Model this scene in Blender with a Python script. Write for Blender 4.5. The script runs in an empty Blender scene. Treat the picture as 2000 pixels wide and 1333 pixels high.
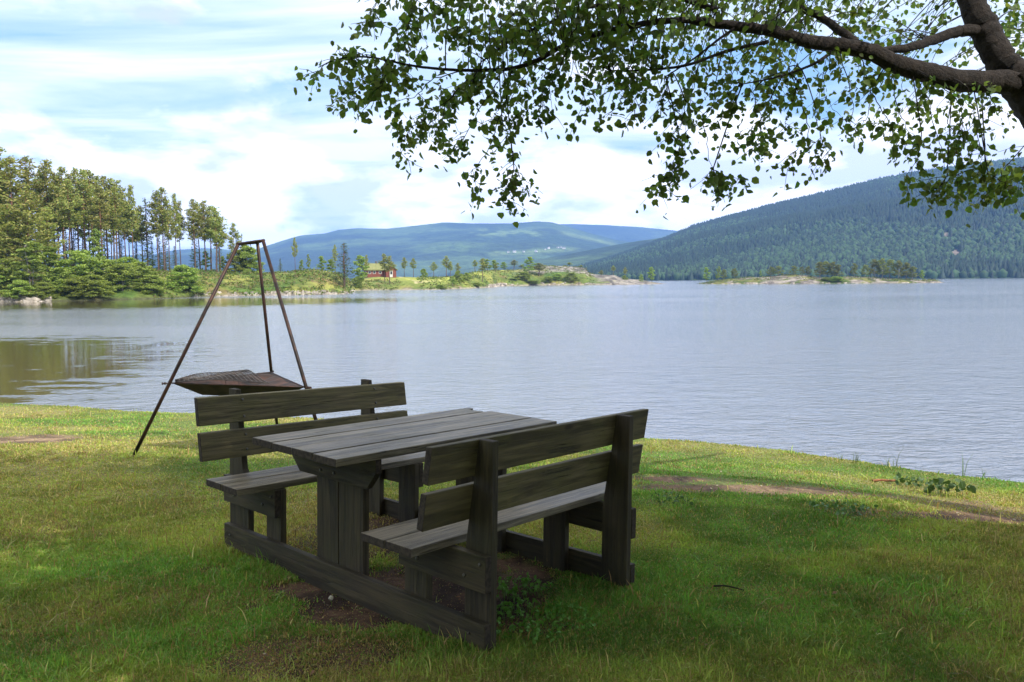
import bpy, bmesh, math, random
import numpy as np
from mathutils import Vector, Matrix
R = math.radians
scene = bpy.context.scene
col = scene.collection
rng = np.random.default_rng(7)
random.seed(7)

# ------------------------------------------------------------------ camera
F_PX = 1625.0
PITCH, ROLL, CAMZ = -0.0740, -0.0075, 2.4
CP, SP, CR, SR = math.cos(PITCH), math.sin(PITCH), math.cos(ROLL), math.sin(ROLL)
FW = np.array([0, CP, SP]); R0 = np.array([1.0, 0, 0]); U0 = np.array([0, -SP, CP])
RW = CR*R0 + SR*U0; UW = -SR*R0 + CR*U0
CAM = np.array([0, 0, CAMZ])
cam_data = bpy.data.cameras.new("camera"); cam = bpy.data.objects.new("camera", cam_data)
col.objects.link(cam)
m = Matrix(((RW[0], UW[0], -FW[0], 0), (RW[1], UW[1], -FW[1], 0), (RW[2], UW[2], -FW[2], CAMZ), (0, 0, 0, 1)))
cam.matrix_world = m
cam_data.sensor_width = 36.0
cam_data.lens = 36.0*F_PX/2000.0
cam_data.clip_start = 0.05
cam_data.clip_end = 30000
scene.camera = cam

# ------------------------------------------------------------------ light and exposure
SUN_EL = R(44)
SHX, SHY = -0.74, 0.673            # direction in which shadows fall
sun_data = bpy.data.lights.new("sun", 'SUN'); sun_data.energy = 4.6; sun_data.angle = R(0.55)
sun_data.color = (1.0, 0.94, 0.84)
sun = bpy.data.objects.new("sun", sun_data); col.objects.link(sun)
sdir = Vector((SHX*math.cos(SUN_EL), SHY*math.cos(SUN_EL), -math.sin(SUN_EL)))
sun.rotation_euler = sdir.to_track_quat('-Z', 'Y').to_euler()
scene.view_settings.view_transform = 'Standard'
scene.view_settings.look = 'None'
scene.view_settings.exposure = 0.3
scene.view_settings.gamma = 1.0
scene.cycles.use_denoising = True
scene.cycles.max_bounces = 8
scene.cycles.transparent_max_bounces = 6
scene.cycles.volume_bounces = 1
scene.cycles.sample_clamp_indirect = 6.0

world = bpy.data.worlds.new("World"); scene.world = world
world.use_nodes = True


class NT:
    """small node helper"""
    def __init__(s, tree):
        s.t = tree; s.t.nodes.clear()
    def n(s, kind, ins=None, **kw):
        nd = s.t.nodes.new(kind)
        for k, v in kw.items(): setattr(nd, k, v)
        for k, v in (ins or {}).items(): s.put(nd, k, v)
        return nd
    def put(s, nd, k, v):
        sock = nd.inputs[k]
        if isinstance(v, bpy.types.Node): v = v.outputs[0]
        if isinstance(v, bpy.types.NodeSocket): s.t.links.new(v, sock)
        else: sock.default_value = c4(v) if getattr(sock, 'type', '') == 'RGBA' else v
    def math(s, op, a, b=0.0, c=None, clamp=False):
        nd = s.n('ShaderNodeMath', operation=op, use_clamp=clamp)
        s.put(nd, 0, a); s.put(nd, 1, b)
        if c is not None: s.put(nd, 2, c)
        return nd.outputs[0]
    def mix(s, f, a, b, mode='MIX'):
        nd = s.n('ShaderNodeMix', data_type='RGBA', blend_type=mode)
        s.put(nd, 0, f); s.put(nd, 6, c4(a)); s.put(nd, 7, c4(b))
        return nd.outputs[2]
    def ramp(s, f, stops):
        nd = s.n('ShaderNodeValToRGB'); s.put(nd, 0, f)
        e = nd.color_ramp.elements
        while len(e) < len(stops): e.new(0.5)
        for el, (p, c) in zip(e, stops):
            el.position = p; el.color = c4(c) if not isinstance(c, (int, float)) else (c, c, c, 1)
        return nd.outputs[0]
    def noise(s, vec, scale, detail=4, rough=0.55, dist=0.0):
        nd = s.n('ShaderNodeTexNoise', {'Scale': scale, 'Detail': detail, 'Roughness': rough, 'Distortion': dist})
        if vec is not None: s.put(nd, 'Vector', vec)
        return nd.outputs[0]
    def mapping(s, vec, scale=(1, 1, 1), loc=(0, 0, 0), rot=(0, 0, 0)):
        nd = s.n('ShaderNodeMapping'); s.put(nd, 'Vector', vec)
        nd.inputs['Scale'].default_value = scale; nd.inputs['Location'].default_value = loc
        nd.inputs['Rotation'].default_value = rot
        return nd.outputs[0]


def c4(a):
    if isinstance(a, (tuple, list)) and len(a) == 3: return (a[0], a[1], a[2], 1)
    return a


def build_world():
    t = NT(world.node_tree)
    out = t.n('ShaderNodeOutputWorld')
    sky = t.n('ShaderNodeTexSky', sky_type='NISHITA', sun_disc=False)
    sky.sun_elevation = SUN_EL
    sky.sun_rotation = math.atan2(-SHX, -SHY)
    sky.air_density = 1.0; sky.dust_density = 0.6; sky.ozone_density = 1.4
    tc = t.n('ShaderNodeTexCoord').outputs['Generated']
    sep = t.n('ShaderNodeSeparateXYZ', {0: tc})
    x, y, z = sep.outputs
    zc = t.math('ADD', t.math('MAXIMUM', z, 0.0), 0.045)
    px = t.math('DIVIDE', x, zc); py = t.math('DIVIDE', y, zc)
    plane = t.n('ShaderNodeCombineXYZ', {0: px, 1: py, 2: 0.0}).outputs[0]
    # high streaky veil
    v1 = t.mapping(plane, (0.34, 0.75, 1), (3.1, 1.7, 0), (0, 0, R(12)))
    n1 = t.noise(v1, 1.5, 8, 0.55, 0.6)
    v2 = t.mapping(plane, (0.10, 0.16, 1), (5.3, 0.4, 2))
    n2 = t.noise(v2, 1.3, 4, 0.5, 0.3)
    s = t.math('ADD', t.math('MULTIPLY', n1, 0.62), t.math('MULTIPLY', n2, 0.5))
    veil = t.ramp(s, [(0.50, 0.02), (0.60, 0.5), (0.69, 1.0)])
    veil = t.math('MULTIPLY', veil, 0.95)
    veil = t.math('MAXIMUM', veil, t.ramp(z, [(0.36, 0.0), (0.55, 0.8)]))  # unseen overhead veil added to whiten the ambient light
    # low cumulus bank toward the horizon
    vd = t.mapping(tc, (1.0, 1.0, 2.1), (0.55, 0.2, 0.1))
    n3 = t.noise(vd, 6.0, 9, 0.56, 0.25)
    lowmask = t.ramp(z, [(0.03, 0.30), (0.13, 0.20), (0.20, 0.0), (0.6, -0.0)])
    rightmask = t.math('MULTIPLY', t.ramp(x, [(0.0, 0.0), (0.45, 0.24)]), t.ramp(z, [(0.0, 1.0), (0.45, 0.0)]))
    c = t.math('ADD', n3, t.math('ADD', lowmask, rightmask))
    cum = t.ramp(c, [(0.575, 0.0), (0.72, 1.0)])
    # shading inside the cumulus: thicker parts and their bases are grey-lilac
    vs = t.mapping(tc, (1.0, 1.0, 2.6), (1.35, 0.2, 0.13))
    n4 = t.noise(vs, 8.0, 6, 0.5, 0.2)
    shade = t.ramp(n4, [(0.46, 0.0), (0.60, 1.0)])
    cumcol = t.mix(shade, (11.6, 11.6, 11.8), (6.6, 7.2, 9.0))
    skyb = t.mix(1.0, sky.outputs[0], (1.55, 1.65, 1.45), 'MULTIPLY')
    skyb = t.mix(0.8, skyb, (2.9, 5.4, 9.4))
    lift = t.ramp(z, [(0.0, 1.0), (0.10, 0.35), (0.28, 0.0)])
    lift = t.math('MULTIPLY_ADD', lift, 0.9, 1.0)
    lift3 = t.n('ShaderNodeCombineXYZ', {0: lift, 1: lift, 2: lift})
    cumcol = t.n('ShaderNodeVectorMath', {0: cumcol, 1: lift3}, operation='MULTIPLY').outputs[0]
    veilcol = t.mix(t.ramp(z, [(0.30, 0.0), (0.5, 1.0)]), (10.6, 11.3, 12.2), (14.5, 14.0, 13.2))  # overhead part warmed to neutralise the ambient light
    base = t.mix(veil, skyb, veilcol)
    base = t.mix(cum, base, cumcol)
    # below the horizon
    below = t.ramp(z, [(0.0, 1.0), (0.004, 0.0)])
    base = t.mix(below, base, (3.0, 3.4, 3.6))
    bg = t.n('ShaderNodeBackground', {'Color': base, 'Strength': 0.105})
    t.put(out, 'Surface', bg)


build_world()

# ------------------------------------------------------------------ projection helpers (for laying out the place)
def ray(x, y):
    return FW + (x-1000)/F_PX*RW - (y-666.5)/F_PX*UW
def at_depth(x, y, Y):
    d = ray(x, y); return CAM + d*(Y/d[1])
def at_z(x, y, z):
    d = ray(x, y); return CAM + d*((z-CAMZ)/d[2])
def project(P):
    d = np.asarray(P, float) - CAM; zz = d @ FW
    return np.stack([1000+F_PX*(d @ RW)/zz, 666.5-F_PX*(d @ UW)/zz, zz], -1)
def horizon(x):
    return 546.0 - 0.0075*(x-1000)

# ------------------------------------------------------------------ value noise in numpy
_tab = np.random.default_rng(3).random((256, 256))
def vnoise(x, y):
    xi = np.floor(x).astype(int); yi = np.floor(y).astype(int)
    fx = x-xi; fy = y-yi; fx = fx*fx*(3-2*fx); fy = fy*fy*(3-2*fy)
    a = _tab[xi & 255, yi & 255]; b = _tab[(xi+1) & 255, yi & 255]
    c = _tab[xi & 255, (yi+1) & 255]; d = _tab[(xi+1) & 255, (yi+1) & 255]
    return (a*(1-fx)+b*fx)*(1-fy)+(c*(1-fx)+d*fx)*fy
def fbm(x, y, o=4, g=0.5):
    s = 0; a = 1; n = 0
    for k in range(o):
        s = s + a*vnoise(x*2**k+17.3*k, y*2**k+9.1*k); n += a; a *= g
    return s/n
def sstep(a, b, x):
    t = np.clip((x-a)/(b-a), 0, 1); return t*t*(3-2*t)

# ------------------------------------------------------------------ object helpers
def tag(o, label=None, cat=None, group=None, kind=None):
    if label: o['label'] = label
    if cat: o['category'] = cat
    if group: o['group'] = group
    if kind: o['kind'] = kind
    return o
def empty(name, loc=(0, 0, 0), rz=0.0):
    o = bpy.data.objects.new(name, None); o.location = loc; o.rotation_euler = (0, 0, rz)
    o.empty_display_size = 0.2; col.objects.link(o); return o
def link_mesh(name, me, mat=None, parent=None):
    if mat is not None: me.materials.append(mat)
    o = bpy.data.objects.new(name, me); col.objects.link(o)
    if parent is not None: o.parent = parent
    return o
def mesh_np(name, V, faces_flat, sizes, colors=None, uv=None, smooth=False):
    """V (n,3); faces_flat loop vertex indices; sizes per face; colors (n,3) per vertex"""
    me = bpy.data.meshes.new(name)
    V = np.asarray(V, np.float32); me.vertices.add(len(V)); me.vertices.foreach_set('co', V.ravel())
    ff = np.asarray(faces_flat, np.int32); sz = np.asarray(sizes, np.int32)
    me.loops.add(len(ff)); me.loops.foreach_set('vertex_index', ff)
    me.polygons.add(len(sz)); st = np.concatenate([[0], np.cumsum(sz)[:-1]]).astype(np.int32)
    me.polygons.foreach_set('loop_start', st); me.polygons.foreach_set('loop_total', sz)
    if smooth: me.polygons.foreach_set('use_smooth', np.ones(len(sz), bool))
    me.update(calc_edges=True)
    if colors is not None:
        a = me.color_attributes.new('tint', 'FLOAT_COLOR', 'POINT')
        c = np.ones((len(V), 4), np.float32); c[:, :3] = colors
        a.data.foreach_set('color', c.ravel())
    if uv is not None:
        l = me.uv_layers.new(name='uv'); l.data.foreach_set('uv', np.asarray(uv, np.float32).ravel())
    me.validate()
    return me
def grid_mesh(name, X, Y, Z, colors=None):
    n, k = X.shape
    V = np.stack([X, Y, Z], -1).reshape(-1, 3)
    i = np.arange(n-1)[:, None]*k + np.arange(k-1)[None, :]
    q = np.stack([i, i+1, i+k+1, i+k], -1).reshape(-1, 4)
    a, b, c = V[q[:, 0]], V[q[:, 1]], V[q[:, 3]]
    if np.mean(np.cross(b-a, c-a)[:, 2]) < 0: q = q[:, ::-1]
    return mesh_np(name, V, q.ravel(), np.full(len(q), 4), None if colors is None else colors.reshape(-1, 3), smooth=True)


class MB:
    """collects boards and tubes in one bmesh; uv: u along the grain"""
    def __init__(s):
        s.bm = bmesh.new(); s.uv = s.bm.loops.layers.uv.new('uv'); s.ends = False
    def prism(s, poly, axis, a0, a1, grain=None, warp=None):
        """poly: 2-D outline in the two other axes (x,y,z order), extruded along axis"""
        off = (random.random()*20, random.random()*20)
        oth = [i for i in range(3) if i != axis]
        def P(p, a):
            v = [0, 0, 0]; v[oth[0]] = p[0]; v[oth[1]] = p[1]; v[axis] = a
            return v
        raw0 = [P(p, a0) for p in poly]; raw1 = [P(p, a1) for p in poly]
        ext = [max(abs(q[i]-r[i]) for q in raw0+raw1 for r in raw0+raw1) for i in range(3)]
        g = grain if grain is not None else int(np.argmax(ext))
        W = warp or (lambda v: v)
        v0 = [s.bm.verts.new(W(v)) for v in raw0]; v1 = [s.bm.verts.new(W(v)) for v in raw1]
        rawmap = {}
        for v, r in zip(v0+v1, raw0+raw1): rawmap[v] = r
        n = len(poly); fs = []
        fs.append(s.bm.faces.new(v0[::-1])); fs.append(s.bm.faces.new(v1))
        for i in range(n):
            fs.append(s.bm.faces.new((v0[i], v0[(i+1) % n], v1[(i+1) % n], v1[i])))
        og = [i for i in range(3) if i != g]
        for f in fs:
            gs = [rawmap[v][g] for v in f.verts]
            if s.ends and max(gs)-min(gs) < 1e-5: f.material_index = 1
        for f in fs:
            for l in f.loops:
                r = rawmap[l.vert]
                l[s.uv].uv = (r[g]+off[0], r[og[0]]*1.0+r[og[1]]*0.83+off[1])
        return fs
    def box(s, x0, x1, y0, y1, z0, z1, grain=None, warp=None):
        return s.prism([(y0, z0), (y1, z0), (y1, z1), (y0, z1)], 0, x0, x1, grain, warp)
    def tube(s, pts, rad, n=8, cap=True):
        pts = [Vector(p) for p in pts]
        if not isinstance(rad, (list, tuple)): rad = [rad]*len(pts)
        rings = []; prev = None
        for i, p in enumerate(pts):
            d = (pts[min(i+1, len(pts)-1)]-pts[max(i-1, 0)]).normalized()
            up = prev if prev is not None else (Vector((0, 0, 1)) if abs(d.z) < 0.9 else Vector((1, 0, 0)))
            a = (up-d*up.dot(d)).normalized(); b = d.cross(a); prev = a
            rings.append([s.bm.verts.new(p+(a*math.cos(t)+b*math.sin(t))*rad[i]) for t in [2*math.pi*k/n for k in range(n)]])
        for r0, r1 in zip(rings, rings[1:]):
            for k in range(n):
                f = s.bm.faces.new((r0[k], r0[(k+1) % n], r1[(k+1) % n], r1[k])); f.smooth = True
        if cap:
            s.bm.faces.new(rings[0][::-1]); s.bm.faces.new(rings[-1])
    def disc(s, c, axis, r, h, n=10):
        c = Vector(c); d = Vector(axis).normalized()
        s.tube([c, c+d*h*0.6, c+d*h], [r, r*0.95, r*0.55], n)
    def build(s, name, mat, parent=None, bevel=0.0, seg=2):
        bmesh.ops.recalc_face_normals(s.bm, faces=s.bm.faces[:])
        me = bpy.data.meshes.new(name); s.bm.to_mesh(me); s.bm.free()
        o = link_mesh(name, me, mat, parent)
        if s.ends: me.materials.append(M_end)
        if bevel:
            b = o.modifiers.new('bevel', 'BEVEL'); b.width = bevel; b.segments = seg; b.limit_method = 'ANGLE'; b.angle_limit = R(35)
        return o


# ------------------------------------------------------------------ materials
def new_mat(name):
    mt = bpy.data.materials.new(name); mt.use_nodes = True
    return mt, NT(mt.node_tree)
def finish(t, surf):
    o = t.n('ShaderNodeOutputMaterial'); t.put(o, 'Surface', surf)

def wood_mat(name, a, b, green, greenf=0.5, rough=0.75):
    mt, t = new_mat(name)
    uv = t.n('ShaderNodeUVMap').outputs[0]
    ob = t.n('ShaderNodeTexCoord').outputs['Object']
    g1 = t.noise(t.mapping(uv, (2.2, 60, 1)), 1.0, 8, 0.65, 0.8)
    g2 = t.noise(t.mapping(uv, (1.1, 16, 1)), 1.0, 5, 0.6, 1.4)
    blot = t.noise(ob, 5.5, 5, 0.6)
    blot2 = t.noise(ob, 2.0, 3, 0.5)
    c = t.mix(t.ramp(g1, [(0.36, 0.0), (0.66, 1.0)]), a, b)
    c = t.mix(t.math('MULTIPLY', t.ramp(g2, [(0.38, 0.75), (0.52, 0.0)]), 1.0), c, tuple(v*0.42 for v in a))
    c = t.mix(t.math('MULTIPLY', t.ramp(blot, [(0.42, 0.0), (0.66, 1.0)]), greenf), c, green)
    c = t.mix(t.math('MULTIPLY', t.ramp(blot2, [(0.5, 0.0), (0.7, 1.0)]), 0.45), c, tuple(v*0.6 for v in a))
    # knots
    vor = t.n('ShaderNodeTexVoronoi', {'Vector': t.mapping(uv, (2.3, 9.0, 1)), 'Scale': 1.0, 'Randomness': 1.0}).outputs['Distance']
    c = t.mix(t.ramp(vor, [(0.04, 0.85), (0.10, 0.0)]), c, (0.03, 0.022, 0.015))
    g3 = t.noise(t.mapping(uv, (0.8, 42, 1), (3, 7, 0)), 1.0, 3, 0.5, 0.5)
    crack = t.ramp(t.math('ABSOLUTE', t.math('SUBTRACT', g3, 0.5)), [(0.0, 1.0), (0.016, 0.0)])
    crack = t.math('MULTIPLY', crack, t.ramp(blot, [(0.45, 0.0), (0.6, 0.85)]))
    c = t.mix(crack, c, (0.012, 0.010, 0.008))
    fine = t.noise(t.mapping(uv, (9, 320, 1)), 1.0, 3, 0.6)
    c = t.mix(t.math('MULTIPLY', fine, 0.5), c, t.mix(1.0, c, (1.9, 1.85, 1.75), 'MULTIPLY'))
    h = t.math('ADD', t.math('MULTIPLY', g1, 0.7), t.math('SUBTRACT', t.math('ADD', t.math('MULTIPLY', g2, 0.6), t.math('MULTIPLY', fine, 0.25)), t.math('MULTIPLY', crack, 0.8)))
    bmp = t.n('ShaderNodeBump', {'Strength': 0.9, 'Distance': 0.006, 'Height': h})
    p = t.n('ShaderNodeBsdfPrincipled', {'Base Color': c, 'Roughness': t.ramp(g1, [(0.3, rough-0.12), (0.7, rough+0.1)]), 'Normal': bmp, 'Specular IOR Level': 0.4})
    finish(t, p); return mt
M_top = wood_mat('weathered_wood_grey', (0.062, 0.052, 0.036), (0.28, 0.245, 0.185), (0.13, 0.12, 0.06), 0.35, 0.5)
M_wood = wood_mat('weathered_wood_shaded', (0.026, 0.020, 0.011), (0.072, 0.058, 0.031), (0.042, 0.041, 0.016), 0.55)  # frame boards: their shade is put into this darker wood colour
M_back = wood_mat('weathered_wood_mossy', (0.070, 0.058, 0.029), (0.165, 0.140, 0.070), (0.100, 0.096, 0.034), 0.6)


def simple_mat(name, c, rough=0.6, metal=0.0, var=0.3, scale=20, c2=None, bump=0.0, spec=0.4):
    mt, t = new_mat(name)
    ob = t.n('ShaderNodeTexCoord').outputs['Object']
    n = t.noise(ob, scale, 6, 0.6)
    c2 = c2 or tuple(v*(1-var) for v in c)
    cc = t.mix(t.ramp(n, [(0.38, 0.0), (0.62, 1.0)]), c, c2)
    ins = {'Base Color': cc, 'Roughness': rough, 'Metallic': metal, 'Specular IOR Level': spec}
    if bump: ins['Normal'] = t.n('ShaderNodeBump', {'Strength': 0.6, 'Distance': bump, 'Height': n})
    finish(t, t.n('ShaderNodeBsdfPrincipled', ins)); return mt
M_end = simple_mat('dark_end_grain', (0.022, 0.017, 0.013), 0.9, 0, 0, 60, (0.055, 0.043, 0.030), 0.004)
M_fresh = simple_mat('splintered_wood', (0.36, 0.25, 0.13), 0.8, 0, 0.35, 50, None, 0.003)
M_bolt = simple_mat('galvanised_bolt', (0.16, 0.155, 0.14), 0.45, 0.8, 0.3, 200)
M_rust = simple_mat('rusty_steel', (0.016, 0.012, 0.011), 0.5, 0.35, 0, 11, (0.065, 0.030, 0.020), 0.002)
M_pan = simple_mat('sooty_steel', (0.018, 0.016, 0.015), 0.7, 0.3, 0, 9, (0.05, 0.034, 0.026), 0.003)
M_panin = simple_mat('rusted_pan_floor', (0.012, 0.010, 0.009), 0.75, 0.15, 0, 4.5, (0.07, 0.03, 0.017), 0.004)
M_mesh = simple_mat('grill_wire', (0.025, 0.021, 0.019), 0.4, 0.6, 0, 20, (0.11, 0.095, 0.085))

def leaf_mat(name, tint=True, base=(0.06, 0.10, 0.02), transl=0.35, rough=0.5, mult=1.0, hue=0.0):
    mt, t = new_mat(name)
    if tint:
        c = t.n('ShaderNodeAttribute', attribute_name='tint').outputs['Color']
        if mult != 1.0: c = t.mix(1.0, c, (mult, mult, mult), 'MULTIPLY')
    else: c = base
    oi = t.n('ShaderNodeObjectInfo').outputs['Random']
    v = t.math('MULTIPLY_ADD', oi, 0.4, 0.8)
    c = t.n('ShaderNodeHueSaturation', {'Hue': t.math('MULTIPLY_ADD', oi, 0.03, 0.485), 'Saturation': 1.0, 'Value': v, 'Color': c}).outputs[0]
    p = t.n('ShaderNodeBsdfPrincipled', {'Base Color': c, 'Roughness': rough, 'Specular IOR Level': 0.35})
    tr = t.n('ShaderNodeBsdfTranslucent', {'Color': t.mix(1.0, c, (1.25, 1.35, 0.6), 'MULTIPLY')})
    mx = t.n('ShaderNodeMixShader', {0: transl}); t.put(mx, 1, p); t.put(mx, 2, tr)
    finish(t, mx); return mt
M_leaf = leaf_mat('tree_leaf', transl=0.5, rough=0.45)
M_needle = leaf_mat('needles', transl=0.3, rough=0.6)
M_far = leaf_mat('far_foliage', transl=0.35, rough=0.6)
M_grass = leaf_mat('grass_blade', transl=0.3, rough=0.55)

def bark_mat(name, lo, hi, z0, z1, dark):
    mt, t = new_mat(name)
    ob = t.n('ShaderNodeTexCoord').outputs['Object']
    z = t.n('ShaderNodeSeparateXYZ', {0: ob}).outputs[2]
    f = t.math('DIVIDE', t.math('SUBTRACT', z, z0), z1-z0, clamp=True)
    n = t.noise(t.mapping(ob, (6, 6, 1.5)), 2.0, 5, 0.6)
    c = t.mix(f, lo, hi)
    c = t.mix(t.ramp(n, [(0.4, 0.7), (0.6, 0.0)]), c, dark)
    finish(t, t.n('ShaderNodeBsdfPrincipled', {'Base Color': c, 'Roughness': 0.85, 'Normal': t.n('ShaderNodeBump', {'Strength': 0.5, 'Distance': 0.03, 'Height': n})}))
    return mt
M_pinebark = bark_mat('pine_bark', (0.12, 0.08, 0.06), (0.26, 0.115, 0.06), 2, 7, (0.08, 0.045, 0.035))
M_birchbark_far = bark_mat('pale_bark', (0.22, 0.2, 0.17), (0.4, 0.38, 0.34), 0.5, 3, (0.08, 0.07, 0.06))
def birch_bark():
    mt, t = new_mat('branch_bark')
    ob = t.n('ShaderNodeTexCoord').outputs['Object']
    n = t.noise(ob, 16.0, 8, 0.7, 1.2); n2 = t.noise(ob, 60.0, 6, 0.7)
    c = t.mix(t.ramp(n, [(0.38, 0.0), (0.62, 1.0)]), (0.014, 0.010, 0.009), (0.040, 0.028, 0.022))
    c = t.mix(t.ramp(n2, [(0.55, 0.0), (0.72, 0.7)]), c, (0.085, 0.066, 0.05))
    h = t.math('ADD', n, t.math('MULTIPLY', n2, 0.4))
    finish(t, t.n('ShaderNodeBsdfPrincipled', {'Base Color': c, 'Roughness': 0.9, 'Normal': t.n('ShaderNodeBump', {'Strength': 1.0, 'Distance': 0.05, 'Height': h})}))
    return mt
M_bark = birch_bark()

def tint_mat(name, scale=40.0, bump=0.03, rough=0.9, var=0.35, extra=None):
    mt, t = new_mat(name)
    c = t.n('ShaderNodeAttribute', attribute_name='tint').outputs['Color']
    ob = t.n('ShaderNodeTexCoord').outputs['Object']
    n = t.noise(ob, scale, 8, 0.65)
    c = t.mix(t.ramp(n, [(0.35, 0.0), (0.65, 1.0)]), t.mix(1.0, c, (1-var, 1-var, 1-var), 'MULTIPLY'), t.mix(1.0, c, (1+var, 1+var, 1+var), 'MULTIPLY'))
    if extra: c = extra(t, ob, c)
    finish(t, t.n('ShaderNodeBsdfPrincipled', {'Base Color': c, 'Roughness': rough, 'Specular IOR Level': 0.2,
                 'Normal': t.n('ShaderNodeBump', {'Strength': 0.8, 'Distance': bump, 'Height': n})}))
    return mt
M_ground = tint_mat('lawn_soil', 26.0, 0.03)
M_land = tint_mat('heath', 0.9, 0.5, 0.95, 0.4)
M_hill = tint_mat('forest_slope', 0.03, 14.0, 1.0, 0.45)
M_rock = tint_mat('rock_shore', 0.6, 0.6, 0.9, 0.35)

def water_mat():
    mt, t = new_mat('lake_water')
    geo = t.n('ShaderNodeNewGeometry').outputs['Position']
    w1 = t.noise(t.mapping(geo, (0.65, 1.2, 1), rot=(0, 0, R(8))), 1.0, 3, 0.5, 1.2)
    w2 = t.noise(t.mapping(geo, (1.8, 3.2, 1), rot=(0, 0, R(-12))), 1.2, 3, 0.55, 1.2)
    w3 = t.noise(t.mapping(geo, (4.5, 9.5, 1), rot=(0, 0, R(5))), 1.0, 3, 0.6, 0.3)
    big = t.noise(t.mapping(geo, (0.013, 0.05, 1)), 1.0, 4, 0.55, 0.6)
    h = t.math('ADD', t.math('MULTIPLY', w1, 0.075), t.math('ADD', t.math('MULTIPLY', w2, 0.065), t.math('MULTIPLY', w3, 0.034)))
    sp = t.n('ShaderNodeSeparateXYZ', {0: geo}).outputs
    # sheltered cove near the left bank is calmer
    cx = t.math('DIVIDE', t.math('ADD', sp[0], 20.5), 12.0)
    cy = t.math('DIVIDE', t.math('SUBTRACT', sp[1], 18.0), 20.0)
    d = t.math('ADD', t.math('MULTIPLY', cx, cx), t.math('MULTIPLY', cy, cy))
    wob = t.math('MULTIPLY', t.math('SUBTRACT', t.noise(t.mapping(geo, (0.5, 1.1, 1)), 1.0, 6, 0.7), 0.5), 2.6)
    ex = t.math('DIVIDE', t.math('ADD', sp[0], 44.0), 36.0); ey = t.math('DIVIDE', t.math('SUBTRACT', sp[1], 98.0), 26.0)
    d2 = t.math('MULTIPLY_ADD', t.math('ADD', t.math('MULTIPLY', ex, ex), t.math('MULTIPLY', ey, ey)), 0.9, 0.15)
    d = t.math('MINIMUM', d, d2)
    calm = t.ramp(t.math('ADD', d, wob), [(0.7, 0.05), (1.35, 1.0)])
    st = t.math('MULTIPLY', calm, t.ramp(big, [(0.38, 0.45), (0.58, 1.0)]))
    bmp = t.n('ShaderNodeBump', {'Strength': st, 'Distance': 1.0, 'Height': h})
    water_tint = t.mix(t.ramp(calm, [(0.0, 1.0), (0.5, 0.0)]), (0.185, 0.205, 0.25), (0.075, 0.054, 0.009))  # reflected trees and shallow bottom put into the calm water's brown
    p = t.n('ShaderNodeBsdfPrincipled', {'Base Color': water_tint, 'Roughness': t.math('MULTIPLY_ADD', st, 0.10, 0.03), 'IOR': 1.62, 'Normal': bmp, 'Specular IOR Level': 0.5})
    finish(t, p); return mt
M_water = water_mat()

# ------------------------------------------------------------------ near ground
BANK = [(-900, 790), (-300, 782), (0, 788), (130, 794), (240, 803), (380, 807), (700, 822), (900, 832), (1100, 843), (1260, 857), (1400, 868), (1500, 879), (1650, 899), (1800, 920), (1900, 932), (2000, 943), (2300, 975), (2900, 1050)]
BZ = 0.62
bank_pts = np.array([at_z(x, y, BZ) for x, y in BANK])
def bank_y(x):
    return np.interp(x, bank_pts[:, 0], bank_pts[:, 1])
def ground_z(x, y):
    """height of the lawn; water level is 0"""
    x = np.asarray(x, float); y = np.asarray(y, float)
    plane = 0.898 + 0.0204*0 - 0.0045*(x+0.5) - 0.002*(y-4.3)
    plane = plane + 0.045*(fbm(x*0.35+3, y*0.35+8, 3)-0.5) + 0.02*(fbm(x*1.7, y*1.7, 2)-0.5)
    flat = np.exp(-(((x+0.55)/2.0)**2+((y-4.3)/2.0)**2))
    plane = plane*(1-flat*0.8) + (0.898-0.0045*(x+0.5)-0.002*(y-4.3))*flat*0.8
    by = bank_y(x)
    d = by - y
    k = sstep(4.0, 0.0, d)
    z = plane*(1-k) + (BZ+0.03*(fbm(x*0.8, y*0.8, 2)-0.5))*k
    drop = sstep(0.0, 1.3, -d)
    return z*(1-drop) + (-0.7)*drop
ys = np.concatenate([np.linspace(-30, 1.5, 24)[:-1], np.linspace(1.5, 14, 210), np.linspace(14.3, 24, 14)])
xs = np.concatenate([np.linspace(-60, -11, 20)[:-1], np.linspace(-11, 9, 300), np.linspace(9.5, 60, 22)])
GX, GY = np.meshgrid(xs, ys)
GZ = ground_z(GX, GY)
def cover(x, y):
    """0..1 grass cover and a dryness value, from patches of the lawn"""
    x = np.asarray(x, float); y = np.asarray(y, float)
    c = 0.72 + 0.5*fbm(x*0.9+40, y*0.9+11, 4, 0.6)
    dry = fbm(x*0.55+7, y*0.8+51, 4, 0.55)
    for (px, py, rx, ry, a) in PATCHES:
        q = at_z(px, py, 0.86)
        d = ((x-q[0])/rx)**2+((y-q[1])/ry)**2
        e = d + 2.4*(fbm(x*3.0+px, y*4.5, 5, 0.65)-0.5)
        c = c - a*(1-sstep(0.4, 1.2, e))
    return np.clip(c, 0, 1), dry
PATCHES = [(55, 862, 0.55, 0.42, 0.95), (1480, 952, 1.1, 0.22, 0.72), (1400, 935, 0.9, 0.3, 0.5), (1830, 1003, 1.0, 0.18, 0.62), (1300, 925, 0.4, 0.2, 0.6), (1950, 980, 0.7, 0.6, 0.5),
           (760, 1190, 0.70, 0.38, 1.15), (640, 1300, 0.5, 0.26, 0.62), (900, 1130, 0.6, 0.55, 1.05), (690, 1060, 0.5, 0.5, 0.7),
           (420, 1130, 0.16, 0.08, 0.7), (90, 1275, 0.14, 0.08, 0.8), (1000, 1240, 0.35, 0.16, 0.6), (1425, 1165, 0.3, 0.12, 0.4), (1380, 1265, 0.10, 0.06, 0.5),
           (1620, 1170, 0.15, 0.06, 0.4)]
cv, dry = cover(GX, GY)
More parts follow.
